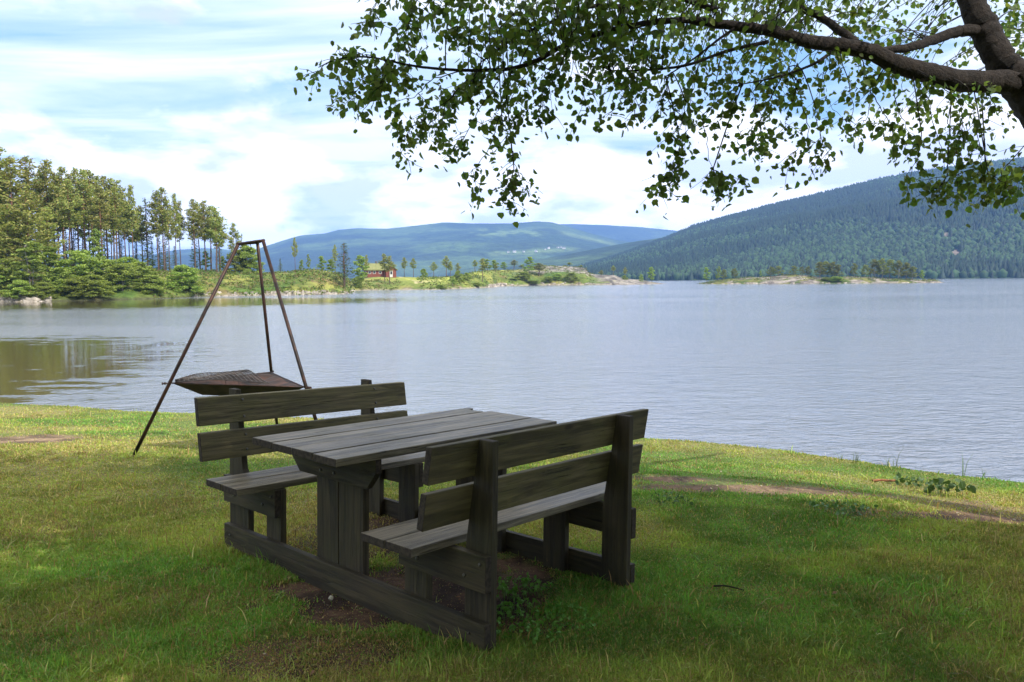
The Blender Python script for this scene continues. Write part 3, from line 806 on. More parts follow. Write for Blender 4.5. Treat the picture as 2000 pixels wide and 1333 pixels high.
def make_overhang():
    r = np.random.default_rng(21)
    root = empty('broadleaf_tree', (3.75, 5.0, 0.85))
    tag(root, 'large dark-barked tree with leafy boughs overhanging the picnic table from the right', 'tree')
    o = np.array(root.location)
    T = Tubes(); nodes = []
    def limb(px, r0, r1, k=10, m=8, bumps=0.022, collect=True):
        w = spline([at_depth(*p) for p in px], m)
        n = len(w); rad = np.linspace(r0, r1, n)
        w = w+r.normal(0, 0.05, w.shape)*rad[:, None]; rad = rad*0.80
        T.add(w-o, rad, 0, k, bumps)
        if collect: nodes.append(w)
        return w
    # trunk and boughs (pixel x, pixel y, distance)
    tr = spline([(3.85, 4.9, 0.7), (3.9, 5.0, 1.5), (3.82, 5.05, 2.3), tuple(at_depth(2120, 330, 5.02)), tuple(at_depth(2040, 205, 5.0)), tuple(at_depth(1985, 140, 5.0))], 8)
    T.add(tr-o, np.linspace(0.24, 0.125, len(tr)), 0, 14, 0.05); nodes.append(tr)
    limb([(2010, 175, 5.0), (1955, 120, 5.05), (1925, 60, 5.1), (1900, 10, 5.15), (1880, -60, 5.2), (1850, -200, 5.2), (1870, -420, 5.2)], 0.115, 0.07, 14, 8, 0.03)
    limb([(2070, 215, 5.0), (2010, 172, 4.98), (1950, 160, 4.95), (1880, 158, 4.9), (1810, 143, 4.85), (1750, 125, 4.8), (1700, 102, 4.8), (1640, 90, 4.8), (1580, 82, 4.75), (1510, 62, 4.7), (1440, 52, 4.7), (1350, 40, 4.7)], 0.095, 0.028, 14, 8, 0.03)
    limb([(1930, 62, 5.1), (1880, 60, 5.05), (1830, 76, 5.0), (1780, 92, 4.9), (1720, 100, 4.85)], 0.048, 0.026, 10)
    limb([(1680, 92, 4.8), (1640, 60, 4.9), (1600, 32, 5.0), (1560, 10, 5.0), (1540, -40, 5.0)], 0.034, 0.022, 8)
    limb([(1350, 40, 4.7), (1290, 42, 4.65), (1215, 55, 4.6), (1150, 72, 4.6), (1100, 90, 4.55), (1050, 118, 4.55), (1000, 134, 4.5), (930, 138, 4.5), (870, 136, 4.45), (800, 128, 4.4), (720, 112, 4.4), (660, 116, 4.35), (622, 132, 4.35)], 0.024, 0.003, 8)
    limb([(1230, 15, 4.8), (1160, 12, 4.75), (1100, 35, 4.7), (1040, 58, 4.7), (990, 85, 4.65), (945, 118, 4.6)], 0.016, 0.006, 6)
    limb([(1500, 82, 4.7), (1420, 100, 4.6), (1340, 128, 4.5), (1250, 138, 4.5), (1190, 138, 4.45)], 0.015, 0.004, 6)
    limb([(1440, 52, 4.7), (1400, 80, 4.6), (1355, 115, 4.55), (1300, 150, 4.5)], 0.011, 0.004, 6)
    limb([(1640, 90, 4.8), (1590, 125, 4.7), (1520, 150, 4.6), (1450, 165, 4.5)], 0.014, 0.004, 6)
    limb([(1400, 20, 4.9), (1300, -10, 4.9), (1150, -30, 4.8), (1000, -35, 4.7), (880, -25, 4.6), (800, -30, 4.6)], 0.022, 0.006, 6)
    limb([(1880, -60, 5.2), (1700, -120, 5.0), (1500, -140, 4.8), (1300, -160, 4.7), (1100, -150, 4.6)], 0.05, 0.012, 8)
    limb([(2010, 190, 5.0), (2120, 100, 5.2), (2300, 20, 5.4), (2500, -80, 5.6)], 0.07, 0.03, 8)
    # hanging strands: points, leaves per 10 px
    S = [[(700, 112), (660, 118), (632, 128), (618, 145)], [(760, 122), (715, 108), (680, 98), (655, 96)], [(800, 130), (740, 150), (690, 180), (672, 192)], [(760, 140), (730, 175), (705, 215)], [(740, 150), (700, 155), (665, 158)],
         [(760, 130), (745, 165), (725, 200)], [(790, -40), (745, -5), (722, 28), (730, 46)], [(830, -30), (808, 20), (785, 70), (745, 42)], [(800, 30), (790, 75), (775, 100)], [(850, -10), (820, 40), (835, 92)], [(880, -20), (850, 0), (840, 10)],
         [(935, 136), (880, 190), (830, 232), (795, 262), (785, 300), (822, 330)], [(930, 140), (870, 205), (815, 262), (772, 240)], [(900, 140), (840, 160), (810, 190), (765, 198)], [(985, 140), (955, 185), (925, 235), (905, 280), (912, 292)],
         [(960, 140), (900, 170), (850, 215), (800, 235)], [(940, 140), (895, 180), (865, 235), (845, 270)], [(1000, 138), (985, 200), (975, 230), (950, 300), (920, 340), (938, 362)], [(980, 225), (1000, 290), (1010, 335), (1028, 362)], [(1004, 330), (992, 370), (990, 402)],
         [(1040, 125), (1000, 190), (965, 250)], [(1080, 140), (1055, 185), (1020, 222), (1005, 228)], [(1110, 90), (1085, 150), (1060, 195), (1085, 228)], [(1150, 130), (1140, 180), (1134, 215)], [(1240, 150), (1225, 190), (1180, 230)], [(1250, 160), (1240, 200), (1240, 238)],
         [(1300, 160), (1315, 215), (1350, 235), (1330, 280), (1310, 330), (1285, 372)], [(1330, 280), (1320, 320), (1300, 345), (1322, 352)], [(1340, 200), (1330, 250), (1310, 268)], [(1372, 225), (1380, 280), (1392, 332)], [(1392, 332), (1420, 345), (1455, 352)], [(1392, 332), (1405, 360), (1412, 370)],
         [(1360, 140), (1350, 190), (1345, 230)], [(1400, 150), (1395, 200), (1375, 240)], [(1440, 170), (1430, 215), (1432, 200)], [(1470, 180), (1485, 235), (1450, 272)], [(1485, 235), (1490, 275), (1480, 285)], [(1540, 130), (1565, 200), (1580, 260), (1550, 300), (1540, 335)],
         [(1590, 200), (1600, 260), (1620, 305)], [(1560, 160), (1540, 220), (1535, 262)], [(1500, 150), (1510, 200), (1500, 230)], [(1640, 100), (1660, 170), (1665, 220), (1650, 235)], [(1680, 110), (1700, 180), (1690, 235), (1672, 250)], [(1700, 180), (1730, 230), (1745, 262), (1740, 285)],
         [(1740, 130), (1750, 200), (1770, 250), (1785, 290)], [(1800, 260), (1790, 310), (1770, 345)], [(1800, 150), (1815, 205), (1835, 280), (1850, 300)], [(1850, 240), (1870, 280), (1860, 290)], [(1830, 160), (1870, 200), (1880, 250), (1860, 265)], [(1890, 170), (1905, 240), (1915, 300), (1925, 340)],
         [(1925, 320), (1890, 335), (1850, 345), (1800, 352), (1770, 345)], [(1925, 335), (1900, 365), (1870, 370)], [(1930, 340), (1960, 355), (1975, 385)], [(2070, 300), (2020, 322), (1975, 332), (1925, 340)], [(1930, 175), (1945, 205), (1970, 225)], [(1960, 330), (1945, 365), (1920, 378)],
         [(2000, 325), (1990, 350), (1985, 372)], [(1620, 120), (1610, 170), (1625, 215)], [(1850, 345), (1835, 365), (1820, 372)], [(1210, 70), (1200, 120), (1175, 165)], [(1050, 60), (1020, 30), (990, 20)], [(1100, 35), (1070, 70), (1060, 90)], [(870, 60), (900, 50), (940, 40)], [(990, 85), (935, 60), (880, 55)]]
    leafP = []
    allw = None
    def nearest(q, hidden=False):
        W = np.vstack(nodes)
        if hidden:
            pw = project(W); W = W[(pw[:, 0] > 2030) | (pw[:, 1] < -40)]
        i = np.argmin(((W-q)**2).sum(1)); return W[i]
    def twig(w, dens, spread, r0=0.004, r1=0.0012):
        T.add(w-o, r0, r1, 3)
        seg = np.linalg.norm(np.diff(w, axis=0), axis=1).sum(); n = max(3, int(seg*dens))
        t = np.linspace(0.12, 1, n)+r.normal(0, 0.02, n); t = np.clip(t, 0, 1)*(len(w)-1)
        i = np.minimum(t.astype(int), len(w)-2); f = (t-i)[:, None]
        P = w[i]*(1-f)+w[i+1]*f
        Q = P+r.normal(0, spread, P.shape)*np.array([1, 1, 0.8])+np.array([0, 0, -0.012])
        leafP.append(Q)
    for s in S:
        x0 = s[0][0]; D = np.interp(x0, [620, 1400, 2000], [4.4, 4.6, 4.85])+r.normal(0, 0.15)
        w = spline([at_depth(x, y, D+0.03*i) for i, (x, y) in enumerate(s)], 5)
        w[1:] += r.normal(0, 0.004, w[1:].shape)
        q = nearest(w[0])
        if np.linalg.norm(q-w[0]) > 0.03: w = np.vstack([q+(w[0]-q)*np.linspace(0, 0.9, 4)[:, None]+np.array([[0, 0, 0], [0, 0, .01], [0, 0, .01], [0, 0, 0]]), w])
        thin = s[0] == (1372, 225)
        twig(w, 8 if thin else 46, 0.034)
        if thin: continue
        for k in range(int(len(w)*0.55)):
            i = r.integers(2, len(w)); d = unit(r.normal(0, 1, 3)*np.array([1, .8, .5])+np.array([-0.3, 0, -0.55]))
            L = r.uniform(0.05, 0.16); e = w[i]+d*L+np.array([0, 0, -0.03])
            twig(np.array([w[i], (w[i]+e)/2+np.array([0, 0, .008]), e]), 50, 0.022, 0.002, 0.001)
    # filling of the dense upper part
    top = [(900, 112), (1000, 140), (1100, 140), (1200, 165), (1300, 185), (1400, 195), (1500, 195), (1600, 215), (1700, 215), (1800, 205), (1900, 185), (1960, 165), (2060, 150)]
    tx, ty = np.array(top).T
    n = 0
    gaps = [(1868, 45, 42, 42), (1790, 15, 26, 20), (1440, 30, 20, 12), (1130, 100, 24, 14), (1240, 105, 22, 10), (1640, 130, 22, 9), (1905, 5, 20, 20)]
    while n < 470:
        x = r.uniform(870, 2050); ylim = np.interp(x, tx, ty)
        y = -40+(ylim+45)*r.random()
        if x < 1100 and r.random() < 0.45: continue
        if x > 1500 and r.random() < 0.25: continue
        if y > ylim*0.62 and r.random() < 0.5: continue
        if y > 60 and r.random() < 0.22: continue
        if any(((x-a)/b)**2+((y-c)/d)**2 < 1 for a, c, b, d in gaps): continue
        D = (r.uniform(5.15, 6.2) if x > 1620 else r.uniform(4.5, 5.7)) if x > 1300 else r.uniform(4.3, 5.0)
        q = at_depth(x, y, D); st = nearest(q)
        v = q-st; L = np.linalg.norm(v)
        if L > 0.9: continue
        n += 1
        mid = st+v*0.5+np.array([0, 0, 0.06*L+0.01]); e = q+np.array([r.normal(0, .05), r.normal(0, .05), -r.uniform(0.03, 0.12)])
        w = spline([st, mid, q, e], 3)
        T.add(w-o, 0.0035, 0.001, 3)
        m_ = r.integers(7, 15)
        ff = r.uniform(0.45, 1, m_)*(len(w)-1); i = np.minimum(ff.astype(int), len(w)-2); f = (ff-i)[:, None]
        leafP.append(w[i]*(1-f)+w[i+1]*f+r.normal(0, 0.05, (m_, 3)))
    P = np.vstack(leafP)
    # unseen crown beyond the frame, filled and pruned to shape the foreground shade
    cc = []
    for (cx, cy, cz, ax, ay, az, cnt) in ((2.6, 3.4, 6.2, 4.4, 3.6, 2.6, 1500), (0.4, 1.8, 5.6, 3.2, 2.6, 1.6, 800), (4.6, 4.2, 4.6, 2.4, 2.6, 2.2, 420), (5.4, 2.0, 6.6, 3.6, 3.2, 2.8, 700), (3.4, 1.6, 5.0, 3.0, 2.4, 1.6, 650)):
        q = unit(r.normal(0, 1, (cnt, 3)))*(r.random((cnt, 1))**0.4)*np.array([ax, ay, az])+np.array([cx, cy, cz])
        cc.append(q)
    cc = np.vstack(cc)
    pr = project(cc)
    off = ~((pr[:, 2] > 0) & (pr[:, 0] > -80) & (pr[:, 0] < 2060) & (pr[:, 1] > -75) & (pr[:, 1] < 1500))
    cc = cc[off & (shadow_y_over(cc) < -0.35) & (cc[:, 2] > 3.1)]
    big = []
    for i, q in enumerate(cc):
        mpts = q+r.normal(0, 0.21, (26, 3)); big.append(mpts)
        if i % 3 == 0:
            st = nearest(q, True)
            w = spline([st, (st+q)/2+np.array([0, 0, .15]), q], 4); pw = project(w)
            if np.linalg.norm(st-q) < 3.0 and not ((pw[:, 2] > 0) & (pw[:, 0] > 0) & (pw[:, 0] < 2000) & (pw[:, 1] > -10)).any(): T.add(w-o, 0.007, 0.003, 3)
    big = np.vstack(big); pr = project(big)
    off = ~((pr[:, 2] > 0) & (pr[:, 0] > -20) & (pr[:, 0] < 2010) & (pr[:, 1] > -15) & (pr[:, 1] < 1400))
    big = big[off & (shadow_y_over(big) < 0)]
    big = big[thin_left(big, r)]
    tr_o = link_mesh('trunk', T.mesh('trunk'), M_bark, root)
    me = leaves_mesh(P-o, 0.0385, 0.75, 5, (0.125, 0.20, 0.055), 0.4)
    link_mesh('foliage', me, M_leaf, root)
    me = leaves_mesh(big-o, 0.098, 0.3, 6, (0.085, 0.135, 0.03))
    link_mesh('upper_shade_crown', me, M_leaf, root)
    print('leaves', len(P), len(big), 'twigs', T.n)
make_overhang()

def make_shade_tree(loc, rad, cnt, seed, label):  # unseen tree added to shade the foreground, crown pruned by its shadow
    r = np.random.default_rng(seed)
    root = empty('broadleaf_tree', loc); tag(root, label, 'tree')
    o = np.array(loc); T = Tubes()
    c = o+np.array([0, 0, rad[2]+2.6])
    T.add(spline([(0, 0, -0.1), (0.1, 0, 2), (0.0, 0.1, 4), (0, 0, 2.6+rad[2]*1.3)], 5), 0.22, 0.05, 10, 0.04)
    q = unit(r.normal(0, 1, (cnt, 3)))*(r.random((cnt, 1))**0.4)*np.array(rad)+c
    q = q[shadow_y_over(q) < -0.35]
    for i in range(0, len(q), 9):
        T.add(spline([(0, 0, 2.6+rad[2]*0.7*r.random()), (q[i]-o)*np.array([.5, .5, .55]), q[i]-o], 3), 0.03, 0.006, 4)
    P = (q[:, None]+r.normal(0, 0.26, (len(q), 16, 3))).reshape(-1, 3)
    P = P[(shadow_y_over(P) < 0)]; P = P[thin_left(P, r)]
    link_mesh('trunk', T.mesh('trunk'), M_bark, root)
    link_mesh('crown', leaves_mesh(P-o, 0.13, 0.3, seed, (0.085, 0.135, 0.03)), M_leaf, root)
make_shade_tree((5.8, -2.2, 0.85), (3.4, 3.2, 3.0), 900, 31, 'added leafy shade tree behind the photographer to the right, out of the frame')
make_shade_tree((-0.5, -4.6, 0.85), (3.6, 3.2, 3.2), 700, 32, 'added leafy shade tree directly behind the photographer, out of the frame')


# ------------------------------------------------------------------ far shore and islands
def polar_land(name, label, water, crest, depth_back, x0, x1, step, colfn, mat, rough=0.6, cat='ground', back=40.0, foot=None):
    """ridge-shaped land: waterline pixels give the shore, crest pixels give its height at a real distance inland"""
    xs_ = np.arange(x0, x1+step, step, dtype=float)
    wy = np.interp(xs_, *np.array(water).T); cy = np.interp(xs_, *np.array(crest).T)
    db = np.interp(xs_, *np.array(depth_back).T) if isinstance(depth_back, list) else np.full(len(xs_), float(depth_back))
    X, Y, Z, C = [], [], [], []
    ts = np.concatenate([[-0.12, -0.03], np.linspace(0, 1, 26)[0:], 1+np.linspace(0.04, 1, 12)])
    for i, x in enumerate(xs_):
        w = at_z(x, wy[i], 0.0) if foot is None else at_depth(x, 546, foot)
        r0 = math.hypot(w[0], w[1]); u = w[:2]/r0; 
        c = at_depth(x, cy[i], (r0+db[i])*u[1])
        hc = max(c[2], 0.05)
        for t in ts:
            if t <= 1:
                rr = r0+db[i]*t
                z = hc*(1-(1-max(t, 0))**2.0)**0.85 if t > 0 else t*6
            else:
                rr = r0+db[i]+(t-1)*back; z = hc*math.cos(min(1, (t-1))*math.pi/2)-(t-1)**2*1.0
            X.append(u[0]*rr); Y.append(u[1]*rr); Z.append(z)
    k = len(ts); X = np.array(X).reshape(-1, k); Y = np.array(Y).reshape(-1, k); Z = np.array(Z).reshape(-1, k)
    tt = np.tile(ts, (len(xs_), 1))
    Z = Z+rough*(fbm(X*0.12, Y*0.12, 4)-0.5)*np.clip(tt*6, 0, 1)*np.clip((1.02-np.abs(tt-0.5)*1.0)*2, 0, 1)*np.clip(Z, 0, 1)
    C = colfn(X, Y, Z, tt, xs_[:, None])
    o = link_mesh(name, grid_mesh(name, X, Y, Z, C), mat)
    tag(o, label, cat, kind='structure')
    def surf(x, t):
        i = min(max((x-x0)/step, 0), len(xs_)-1.001); a = int(i); f = i-a
        j = np.interp(t, ts, np.arange(k)); b = min(int(j), k-2); g = j-b
        q = [(A_[a, b]*(1-f)+A_[a+1, b]*f)*(1-g)+(A_[a, b+1]*(1-f)+A_[a+1, b+1]*f)*g for A_ in (X, Y, Z)]
        return np.array(q)
    return surf

def mix3(a, b, f):
    return np.array(a)*(1-f[..., None])+np.array(b)*f[..., None]
def shore_col(X, Y, Z, t, x):
    n = fbm(X*0.10, Y*0.10, 4); n2 = fbm(X*0.35+9, Y*0.35, 4)
    g = mix3((0.115, 0.155, 0.030), (0.25, 0.25, 0.06), sstep(0.4, 0.62, n))
    g = mix3_(g, (0.17, 0.11, 0.055), sstep(0.56, 0.70, n2)*0.75)
    g = mix3_(g, (0.07, 0.13, 0.025), sstep(0.58, 0.7, fbm(X*0.2+31, Y*0.2, 3))*0.8)
    g = mix3_(g, mix3((0.07, 0.07, 0.035), (0.30, 0.26, 0.20), np.clip(sstep(370, 500, x)+sstep(90, 40, x), 0, 1)*np.ones_like(Z)), (1-sstep(0.10, 0.40, Z-0.7*(n2-0.5)))*(t >= 0))
    # sandy drive by the cabin and light track
    for (xa, ta, xb, tb, w_) in ((784, 0.95, 812, 0.30, 3.2), (812, 0.30, 860, 0.45, 2.2), (510, 0.93, 562, 0.90, 3.0), (318, 0.70, 345, 0.70, 3.5)):
        f = np.clip((x-xa)/(xb-xa), 0, 1); dt = np.abs(t-(ta+(tb-ta)*f))*14; dx = np.abs(x-(xa+(xb-xa)*f))
        g = mix3_(g, (0.50, 0.40, 0.28), (dt < 0.9)*(dx < w_)*1.0)
    # meadow round the cabin
    md = np.exp(-((x-850)/90.0)**2-((t-0.65)/0.4)**2)
    g = mix3_(g, (0.30, 0.33, 0.06), np.clip(md*1.2, 0, .8)*(Z > 0.6))
    # bare rock on the headland
    rk = sstep(985, 1060, x)*sstep(0.30, 0.5, t+0.5*(n2-0.5)) + sstep(1145, 1190, x)
    rk = np.clip(rk*sstep(0.30, 0.48, n2+0.12), 0, 1)
    rock = mix3((0.27, 0.245, 0.21), (0.11, 0.10, 0.09), sstep(0.42, 0.62, fbm(X*0.5, Y*0.5+Z*0.6, 4)))
    return mix3_(g, rock, rk)
def mix3_(a, b, f):
    return a*(1-f[..., None])+np.asarray(b)*f[..., None]

WATERL = [(-500, 600), (-60, 592), (0, 590), (50, 590), (180, 587), (330, 583), (400, 580), (500, 578), (600, 577), (670, 575), (684, 573), (692, 568), (760, 567), (850, 566.5), (960, 562), (975, 559.5), (1050, 558), (1150, 557.3), (1230, 556.6), (1290, 555.5), (1302, 555)]
CREST = [(-500, 520), (0, 532), (200, 528), (330, 531), (400, 529), (440, 533), (500, 536), (560, 534), (600, 529), (640, 531), (668, 541), (684, 550), (700, 546), (740, 541), (800, 542.5), (850, 543), (880, 542), (900, 540), (930, 532), (960, 528), (1000, 529), (1040, 523), (1080, 520), (1120, 522), (1142, 524), (1150, 534), (1165, 537), (1200, 538), (1212, 543), (1250, 548), (1280, 552), (1302, 555.2)]
DEPTH = [(-500, 40), (0, 30), (330, 34), (660, 30), (684, 40), (760, 55), (900, 45), (1150, 30), (1302, 8)]
surf = polar_land('shore_land', 'heathy green far shore with boulders at the waterline', WATERL, CREST, DEPTH, -500, 1302, 3.0, shore_col, M_land, 0.9)
def isle_col(X, Y, Z, t, x):
    n2 = fbm(X*0.22+9, Y*0.22+Z, 4)
    rock = mix3((0.27, 0.24, 0.205), (0.12, 0.105, 0.095), sstep(0.42, 0.6, fbm(X*0.4, Y*0.4+Z*1.1, 4)))
    g = mix3((0.07, 0.10, 0.025), (0.16, 0.16, 0.05), sstep(0.4, 0.6, fbm(X*0.3+5, Y*0.3, 3)))
    f = sstep(0.50, 0.58, n2+0.12*np.exp(-((x-1640)/50.0)**2)+0.16*np.exp(-((x-1395)/35.0)**2)+0.08*np.exp(-((x-1740)/40.0)**2))
    return mix3_(rock, g, f)
IW = [(1364, 555.6), (1400, 555.6), (1600, 554.6), (1700, 554), (1832, 553.0), (1842, 552.8)]
IC = [(1364, 555.5), (1380, 552), (1400, 548.5), (1440, 544), (1480, 541.5), (1520, 539), (1550, 537), (1575, 539), (1600, 542), (1625, 543), (1660, 541), (1690, 541.5), (1720, 544.5), (1760, 546), (1800, 547), (1825, 547.5), (1836, 550), (1842, 552.6)]
isurf = polar_land('island_ground', 'low rocky island with heather and grass', IW, IC, 11.0, 1364, 1842, 3.0, isle_col, M_rock, 0.7, back=18)

# mountains
def hill(name, label, prof, foot, back, x0, x1, step, seed, rough, c1, c2, fields=None, canopy=0.0):
    xs_ = np.arange(x0, x1+step, step, dtype=float); cy = np.interp(xs_, *np.array(prof).T)
    cy = cy-1.3*(fbm(xs_*0.03+seed, xs_*0+seed, 3)-0.5)
    ts = np.concatenate([[-0.03], np.linspace(0, 1, 90), 1+np.linspace(0.05, 1, 8)])
    ft = np.interp(xs_, *np.array(foot).T) if isinstance(foot, list) else np.full(len(xs_), float(foot))
    dd = (xs_-1000)/F_PX
    U = np.stack([dd, np.ones(len(xs_))], -1); U /= np.linalg.norm(U, axis=1)[:, None]
    Yr = (ft+back); rt = Yr/U[:, 1]; rf = ft/U[:, 1]
    hc = np.array([at_depth(x, y, Yd)[2] for x, y, Yd in zip(xs_, cy, Yr)])
    T_ = ts[None]; RR = np.where(T_ <= 1, rf[:, None]+(rt-rf)[:, None]*T_, rt[:, None]+(T_-1)*back)
    prof_t = np.where(T_ <= 1, np.clip(T_, 0, 1)**1.15*1.0, np.cos(np.clip(T_-1, 0, 1)*1.5))
    X = U[:, :1]*RR; Y = U[:, 1:]*RR
    s = 1.0/back
    n = fbm(X*s*2.2+seed, Y*s*2.2, 5, 0.5)-0.5
    gul = 1-np.abs(fbm(X*s*3.5+seed*3, Y*s*1.3, 4)-0.5)*2
    env = np.clip(np.sin(np.clip(T_, 0, 1)*np.pi), 0, 1)
    Z = hc[:, None]*(prof_t+env*(0.42*n+0.10*(gul-0.7))*rough)
    Z = np.where(T_ < 0, -3, Z)
    # keep every row below the line of sight to the ridge
    vis = (Z-CAMZ)/Y; lim = ((hc-CAMZ)/Yr)[:, None]*0.995
    Z = np.where((T_ < 1) & (vis > lim), lim*Y+CAMZ, Z)
    f = sstep(0.40, 0.60, fbm(X*s*5+seed, Y*s*5, 5))
    C = mix3(c1, c2, f)
    C = mix3_(C, np.array(c1)*0.6, sstep(0.5, 0.66, fbm(X*s*9+3, Y*s*9+seed, 3))*0.7)
    if fields is not None: C = fields(C, X, Y, Z, T_, xs_[:, None])
    o = link_mesh(name, grid_mesh(name, X, Y, Z, C), M_hill)
    tag(o, label, 'hill', kind='structure')
    return X, Y, Z, T_, xs_
def px_of(X, Y, Z):
    return project(np.stack([X, Y, Z], -1))
def far_fields(C, X, Y, Z, T_, x):
    p = px_of(X, Y, Z); px, py = p[..., 0], p[..., 1]
    w = fbm(px*0.03, py*0.12, 3)-0.5
    band = np.exp(-((py-(496-(px-980)*0.065)+w*6)/4.0)**2)*sstep(945, 975, px)*sstep(1140, 1100, px)
    band2 = np.exp(-((py-(462+(px-1130)*0.22))/4.0)**2)*sstep(1080, 1110, px)*sstep(1215, 1190, px)
    band3 = np.exp(-((py-455)/8.0)**2)*sstep(900, 930, px)*sstep(1080, 1040, px)*sstep(0.45, 0.6, fbm(px*0.05, py*0.2, 3))
    C = mix3_(C, (0.20, 0.28, 0.09), np.clip(band+band2*0.9, 0, 1)*0.6)
    return mix3_(C, (0.17, 0.25, 0.08), band3*0.7)
hill('hill_distant', 'faint blue ridge behind the valley', [(900, 480), (1000, 450), (1060, 440), (1090, 438.5), (1120, 438), (1180, 440), (1250, 444), (1300, 449), (1340, 453), (1450, 462), (1700, 475)], 4600, 1700, 900, 1700, 8, 5.5, 0.7, (0.035, 0.055, 0.03), (0.06, 0.09, 0.04))
hb = hill('hill_middle', 'broad wooded mountain with small farm fields across the lake', [(-500, 505), (0, 500), (200, 500), (300, 498), (345, 489), (400, 485), (440, 487), (480, 493), (515, 484), (560, 469), (590, 460.5), (640, 456), (665, 449), (700, 446), (760, 447), (790, 444), (870, 435), (900, 436), (940, 437), (1000, 437), (1050, 433), (1080, 435), (1110, 443), (1150, 455), (1200, 468), (1260, 480), (1400, 500)],
     2300, 2200, -500, 1400, 6, 2.2, 1.0, (0.032, 0.060, 0.024), (0.070, 0.115, 0.035), far_fields)
hill('hill_spur', 'low wooded spur at the foot of the right mountain', [(880, 530), (960, 519), (1040, 508), (1100, 499), (1160, 487), (1230, 474), (1290, 465), (1335, 455), (1400, 450), (1600, 440)], 1250, 1100, 880, 1600, 5, 8.7, 0.9, (0.028, 0.055, 0.022), (0.060, 0.10, 0.032))
def cliff(C, X, Y, Z, T_, x):
    p = px_of(X, Y, Z); px, py = p[..., 0], p[..., 1]
    w = fbm(px*0.06, py*0.06, 4)
    for (cx, cy, rx, ry) in ((1868, 500, 11, 13), (1848, 462, 7, 9), (1852, 527, 12, 4)):
        C = mix3_(C, (0.26, 0.2, 0.18), sstep(1.2, 0.4, ((px-cx)/rx)**2+((py-cy)/ry)**2+(w-0.5)*2)*0.8)
    return C
HR = hill('hill_right', 'steep forested mountain on the right side of the lake', [(960, 553), (1060, 540), (1150, 520), (1200, 505), (1260, 484), (1300, 470), (1335, 455), (1352, 447), (1400, 433), (1480, 412), (1530, 399), (1560, 392), (1640, 373), (1700, 357), (1730, 351), (1760, 345), (1820, 336), (1900, 323), (2000, 312), (2200, 290), (2500, 280), (3000, 300)],
     [(960, 900), (1300, 820), (1500, 760), (2000, 740), (3000, 600)], 1150, 960, 3000, 5, 1.3, 0.85, (0.030, 0.060, 0.022), (0.065, 0.11, 0.030), cliff)

# forest canopy on the right mountain: far beyond counting, one mass
def make_forest():
    r = np.random.default_rng(5)
    X, Y, Z, T_, xs_ = HR
    N = 64000
    a = r.uniform(0, len(xs_)*0.72, N); tt = r.random(N)**0.8
    b = np.interp(tt*1.06, T_[0], np.arange(T_.shape[1]))
    ai = np.minimum(a.astype(int), len(xs_)-2); bi = np.minimum(b.astype(int), T_.shape[1]-2); f = a-ai; g = b-bi
    P = np.stack([(A_[ai, bi]*(1-f)+A_[ai+1, bi]*f)*(1-g)+(A_[ai, bi+1]*(1-f)+A_[ai+1, bi+1]*f)*g for A_ in (X, Y, Z)], -1)
    s = 1/1150.0
    mixd = sstep(0.42, 0.60, fbm(P[:, 0]*s*5+1.3, P[:, 1]*s*5, 5))
    dec = r.random(N) < mixd*0.75
    pr = project(P)
    cl = np.zeros(N, bool)
    for (cx, cy, rx, ry) in ((1868, 500, 11, 13), (1848, 462, 7, 9)): cl |= ((pr[:, 0]-cx)/rx)**2+((pr[:, 1]-cy)/ry)**2 < 1
    P, dec = P[~cl], dec[~cl]; N = len(P)
    h = np.where(dec, r.uniform(5, 9, N), r.uniform(7, 12, N)); w = np.where(dec, h*0.5, h*0.30)
    k = 5; an = np.arange(k)*2*np.pi/k
    V = np.empty((N, 2*k+1, 3), np.float32)
    jit = r.uniform(0.7, 1.25, (N, k))
    for q in range(k):
        e = np.stack([np.cos(an[q])*w*jit[:, q], np.sin(an[q])*w*jit[:, q], h*0], -1)
        V[:, q] = P+e*np.where(dec, .75, 1.0)[:, None]+np.stack([h*0, h*0, h*0.05], -1)
        V[:, k+q] = P+e*np.where(dec, 1.0, .55)[:, None]+np.stack([h*0, h*0, h*np.where(dec, 0.6, 0.5)], -1)
    V[:, 2*k] = P+np.stack([h*0, h*0, h], -1)
    base = np.arange(N)[:, None]*(2*k+1); F = []
    for q in range(k):
        q2 = (q+1) % k
        F.append(np.concatenate([base+q, base+q2, base+k+q2, base+k+q], 1)); 
    quads = np.concatenate(F, 1)
    tris = np.concatenate([np.concatenate([base+k+q, base+k+(q+1) % k, base+2*k], 1) for q in range(k)], 1)
    FF = np.concatenate([quads, tris], 1).ravel(); S = np.tile([4]*k+[3]*k, N)
    C = np.where(dec[:, None], np.array([0.044, 0.082, 0.026]), np.array([0.024, 0.045, 0.022]))*(0.65+0.7*r.random((N, 1)))
    me = mesh_np('forest', V.reshape(-1, 3), FF, S, np.repeat(C, 2*k+1, 0))
    tag(link_mesh('forest', me, M_far), 'dense mixed forest covering the right mountain', 'forest', kind='stuff')
make_forest()


# ------------------------------------------------------------------ distant trees: prototypes, then copies
def foliage_quads(P, size, seed, cols, flat=0.5, aspect=0.55):
    """small leaf/needle sprays; P (n,3)"""
    r = np.random.default_rng(seed); n = len(P)
    a = unit(r.normal(0, 1, (n, 3))*np.array([1, 1, flat])); b = unit(np.cross(a, r.normal(0, 1, (n, 3))*np.array([1, 1, 1.0])))
    s = (size*(0.55+0.9*r.random(n)))[:, None]
    V = np.stack([P-a*s*0.5, P+b*s*aspect*0.5, P+a*s*0.5, P-b*s*aspect*0.5], 1)
    c = np.asarray(cols)[r.integers(0, len(cols), n)]*(0.7+0.6*r.random((n, 1)))
    return V.reshape(-1, 3), np.repeat(c, 4, 0)

